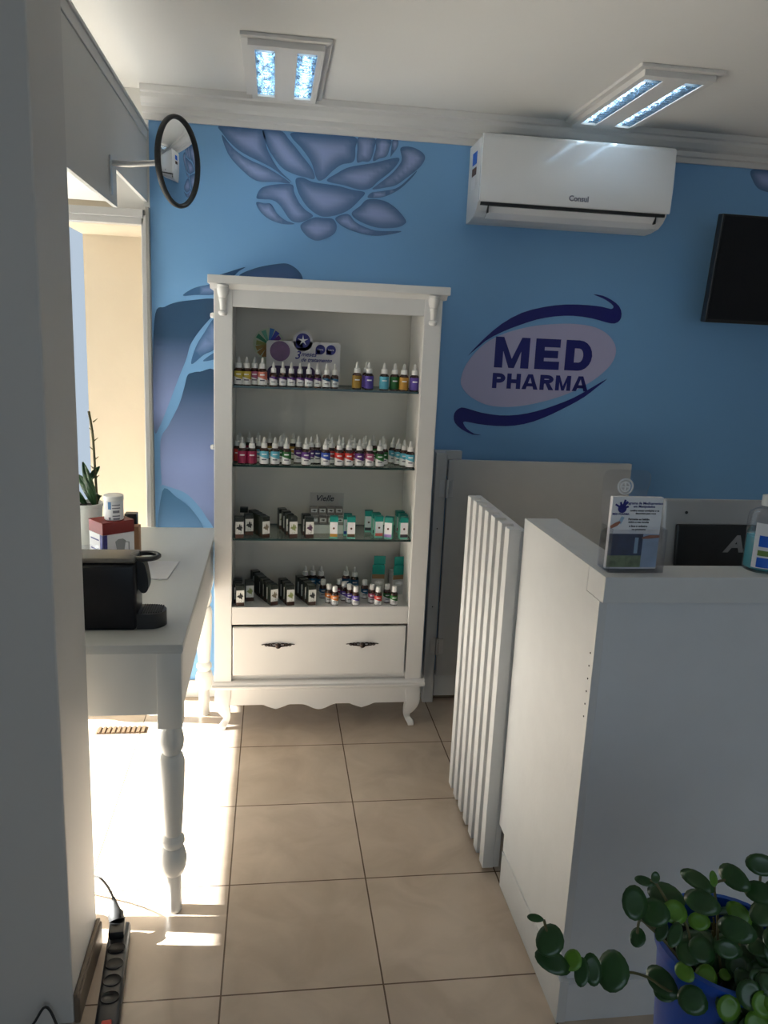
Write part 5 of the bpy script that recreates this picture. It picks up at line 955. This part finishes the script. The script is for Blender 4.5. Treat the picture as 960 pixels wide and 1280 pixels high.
def blade(bm, base, tip, w_, bend):
    base, tip = Vector(base), Vector(tip); d = tip - base; s = d.cross(Vector((0, 1, 0.2))).normalized(); n = 10; L_, Rr_ = [], []
    for i in range(n + 1):
        t_ = i / n; c = base + d * t_ + Vector((0, 0, bend * sin(pi * t_))); ww = w_ * sin(pi * (0.08 + 0.90 * t_)) ** 0.7
        L_.append(bm.verts.new(c - s * ww + Vector((0, -0.003, 0)))); Rr_.append(bm.verts.new(c + s * ww + Vector((0, -0.003, 0.0))))
    M2 = [bm.verts.new((a.co + b_.co) / 2 + Vector((0, 0.006, -0.004))) for a, b_ in zip(L_, Rr_)]
    for i in range(n): bm.faces.new((L_[i], M2[i], M2[i + 1], L_[i + 1])); bm.faces.new((M2[i], Rr_[i], Rr_[i + 1], M2[i + 1]))
bm = B(); blade(bm, (0.03, -0.01, 0.18), (-0.02, -0.02, 0.29), 0.016, 0.01); blade(bm, (0.03, -0.01, 0.19), (0.0, -0.03, 0.335), 0.015, 0.0); blade(bm, (0.03, 0.01, 0.18), (0.052, -0.02, 0.215), 0.010, 0.02); blade(bm, (0.01, 0, 0.26), (0.048, 0, 0.315), 0.010, 0.004); blade(bm, (0.0, 0, 0.18), (-0.08, -0.03, 0.24), 0.016, 0.02)
o = obj('leaf_cluster', bm, M_leaf, orc, True); o.modifiers.new('t', 'SOLIDIFY').thickness = 0.0012

# ---------------- floor things at the left
ps = thing('power_strip', 'black power strip with red switch on the floor by the pillar', 'power strip', (-0.262, -1.14, 0), R(5))
bm = B(); box(bm, -0.027, 0.027, -0.19, 0.175, 0.002, 0.036, 0.009, seg=3); obj('casing', bm, mat('dark_grey_plastic', (0.025, 0.027, 0.032), 0.35), ps, True)
for k in range(4):
    bm = B(); y = 0.075 - k * 0.052; lathe(bm, [(0.0185, 0.0362), (0.0195, 0.0375), (0.0185, 0.0385), (0.0165, 0.037), (0.001, 0.0365)], 0, y, 0, 20, cap=False)
    bmesh.ops.scale(bm, vec=(1.15, 1, 1), verts=bm.verts); obj('socket', bm, M_blackg, ps, True)
bm = B(); box(bm, -0.011, 0.011, -0.168, -0.148, 0.036, 0.041, 0.002); obj('red_switch', bm, M_redl, ps)
bm = B(); box(bm, -0.024, 0.016, 0.105, 0.165, 0.0363, 0.060, 0.006); obj('adaptor', bm, M_black, ps, True)
bm = B(); lathe(bm, [(0.019, 0.0), (0.020, 0.018), (0.014, 0.026), (0.008, 0.045), (0.004, 0.06)], 0, 0, 0, 16, mtx=Matrix.Translation((-0.006, 0.150, 0.058)) @ Matrix.Rotation(R(-50), 4, 'X') @ Matrix.Rotation(R(-12), 4, 'Y')); obj('plug', bm, M_rub, ps, True)
bm = B(); tube(bm, cr([(-0.018, 0.192, 0.096), (-0.036, 0.225, 0.108), (-0.062, 0.26, 0.112), (-0.10, 0.31, 0.08), (-0.14, 0.36, 0.01)], 5), 0.0032, 8); obj('cord', bm, M_rub, ps, True)
vt = thing('floor_slats', 'small row of tan slats on the floor under the table', 'vent', (-0.475, 0.157, 0))  # raised brown strips on a flat backing, laid on the floor
bm = B()
for k in range(10): box(bm, -0.092 + 0.019 * k, -0.092 + 0.019 * k + 0.012, -0.026, 0.026, 0.002, 0.008, 0.001, mtx=None)
obj('slats', bm, mat('tan_slat', (0.10, 0.06, 0.03), 0.6), vt)
bm = B(); box(bm, -0.10, 0.10, -0.028, 0.028, 0.0, 0.0018); obj('backing', bm, mat('tan_backing', (0.16, 0.11, 0.07), 0.8), vt)
bm = B(); tube(bm, cr([(-0.62, -1.30, 0.004), (-0.50, -1.32, 0.004), (-0.42, -1.29, 0.03), (-0.385, -1.27, 0.07), (-0.36, -1.275, 0.02), (-0.345, -1.30, 0.004)], 6), 0.003, 8); tag(obj('black_cable', bm, M_rub, None, True), 'thin black cable on the floor in front of the pillar', 'cable')

# ================================================================== POTTED PLANT in front
pl = thing('potted_peperomia', 'round-leaved green plant in a blue pot in front of the counter', 'plant', (0.835, -1.868, 0.42))
bm = B(); lathe(bm, [(0.080, -0.08), (0.084, -0.077), (0.106, 0.225), (0.112, 0.230), (0.115, 0.250), (0.106, 0.250), (0.100, 0.225), (0.098, 0.20)], seg=40); obj('pot', bm, M_pot, pl, True)
bm = B(); lathe(bm, [(0.0985, 0.205), (0.05, 0.212), (0.001, 0.214)], seg=28, cap=False); obj('soil', bm, M_soil, pl, True)
base = Vector((0.835, -1.868, 0.42)); eye = Vector((0.105, -2.8618, 1.5802))
random.seed(8)
def leaf(bm, c, n, rx, rz, a, mi):
    n = n.normalized(); u = Vector((0, 0, 1)).cross(n).normalized(); v = n.cross(u)
    ca, sa = cos(a), sin(a); u2 = u * ca + v * sa; v2 = v * ca - u * sa
    cen_ = bm.verts.new(c + n * -0.002); prev = None; ring = []; ring2 = []
    for k in range(16):
        t_ = 2 * pi * k / 16; x = cos(t_); y = sin(t_); r_ = 1 + 0.10 * max(0, sin(t_ - pi / 2 + pi)) ** 6
        ring.append(bm.verts.new(c + u2 * x * rx * 0.6 + v2 * y * rz * 0.6 * r_ + n * (-0.0005)))
        ring2.append(bm.verts.new(c + u2 * x * rx * r_ + v2 * y * rz * r_ + n * (-0.0035 * (x * x) * rx / 0.018 + 0.001)))
    for k in range(16):
        j = (k + 1) % 16
        bm.faces.new((cen_, ring[k], ring[j])).material_index = mi; bm.faces.new((ring[k], ring2[k], ring2[j], ring[j])).material_index = mi
bm = B()
for x, y, z, rx, rz, a, li in LEAVES:
    c = Vector((x, y, z)); n = (eye - c).normalized() + Vector((random.uniform(-.35, .35), random.uniform(-.3, .3), random.uniform(-.1, .55)))
    k = 1.12
    leaf(bm, c - base, n, rx * k, rz * k, -R(a) + random.uniform(-.25, .25), li)
for i in range(46):                     # inner foliage
    a = random.uniform(0, 2 * pi); r_ = random.uniform(0.01, 0.10); c = Vector((0.01 + r_ * cos(a), r_ * sin(a), random.uniform(0.215, 0.262)))
    leaf(bm, c, Vector((cos(a) * .6 + random.uniform(-.5, .5), sin(a) * .6 - .4 + random.uniform(-.4, .4), 1)), random.uniform(.013, .020), random.uniform(.014, .020), random.uniform(0, 6), 0)
for i in range(75):                     # leaves hanging over the near and right rim
    a = random.uniform(-2.2, 0.5); r_ = random.uniform(0.06, 0.15); c = Vector((0.015 + r_ * cos(a), r_ * sin(a), 0.262 + random.uniform(-.03, .035) - max(0, r_ - .10) * .6))
    if a < -2.05 and r_ > 0.09: continue
    leaf(bm, c, Vector((cos(a) * .5 + random.uniform(-.4, .4) - .2, sin(a) * .5 - .5 + random.uniform(-.3, .3), .9)), random.uniform(.013, .021), random.uniform(.014, .022), random.uniform(0, 6), 1 if random.random() < .12 else 0)
for i in range(44):                     # trailing over the near side
    a = random.uniform(-2.2, -1.35); r_ = random.uniform(0.105, 0.135); c = Vector((r_ * cos(a) + 0.015, r_ * sin(a), random.uniform(0.15, 0.265)))
    leaf(bm, c, Vector((cos(a) * .4 + random.uniform(-.35, .35), -1, .55 + random.uniform(-.2, .3))), random.uniform(.015, .022), random.uniform(.015, .023), random.uniform(0, 6), 1 if random.random() < .12 else 0)
o = obj('foliage', bm, [M_leaf, M_leafl], pl, True); o.modifiers.new('t', 'SOLIDIFY').thickness = 0.0009
bm = B()
for st_ in STEMS:
    tube(bm, [p - base for p in cr(st_, 4)], 0.0021, 7)
for i in range(14):
    a = random.uniform(0, 2 * pi); r_ = random.uniform(0.02, 0.08); tube(bm, [(r_ * .5 * cos(a), r_ * .5 * sin(a), 0.205), (r_ * cos(a), r_ * sin(a), 0.255)], 0.0016, 6)
obj('stems', bm, M_stem, pl, True)
sd = thing('plant_stand', 'plain white stool under the blue plant pot', 'stool', (0.835, -1.868, 0))
bm = B(); lathe(bm, [(0.092, 0.317), (0.095, 0.319), (0.095, 0.337), (0.092, 0.3395)], seg=32); obj('seat', bm, M_white, sd, True)
for k in range(3):
    a = 2 * pi * k / 3 + 0.5; bm = B(); tube(bm, [(0.07 * cos(a), 0.07 * sin(a), 0.319), (0.12 * cos(a), 0.12 * sin(a), 0.0)], 0.012, 10); obj('leg', bm, M_white, sd, True)
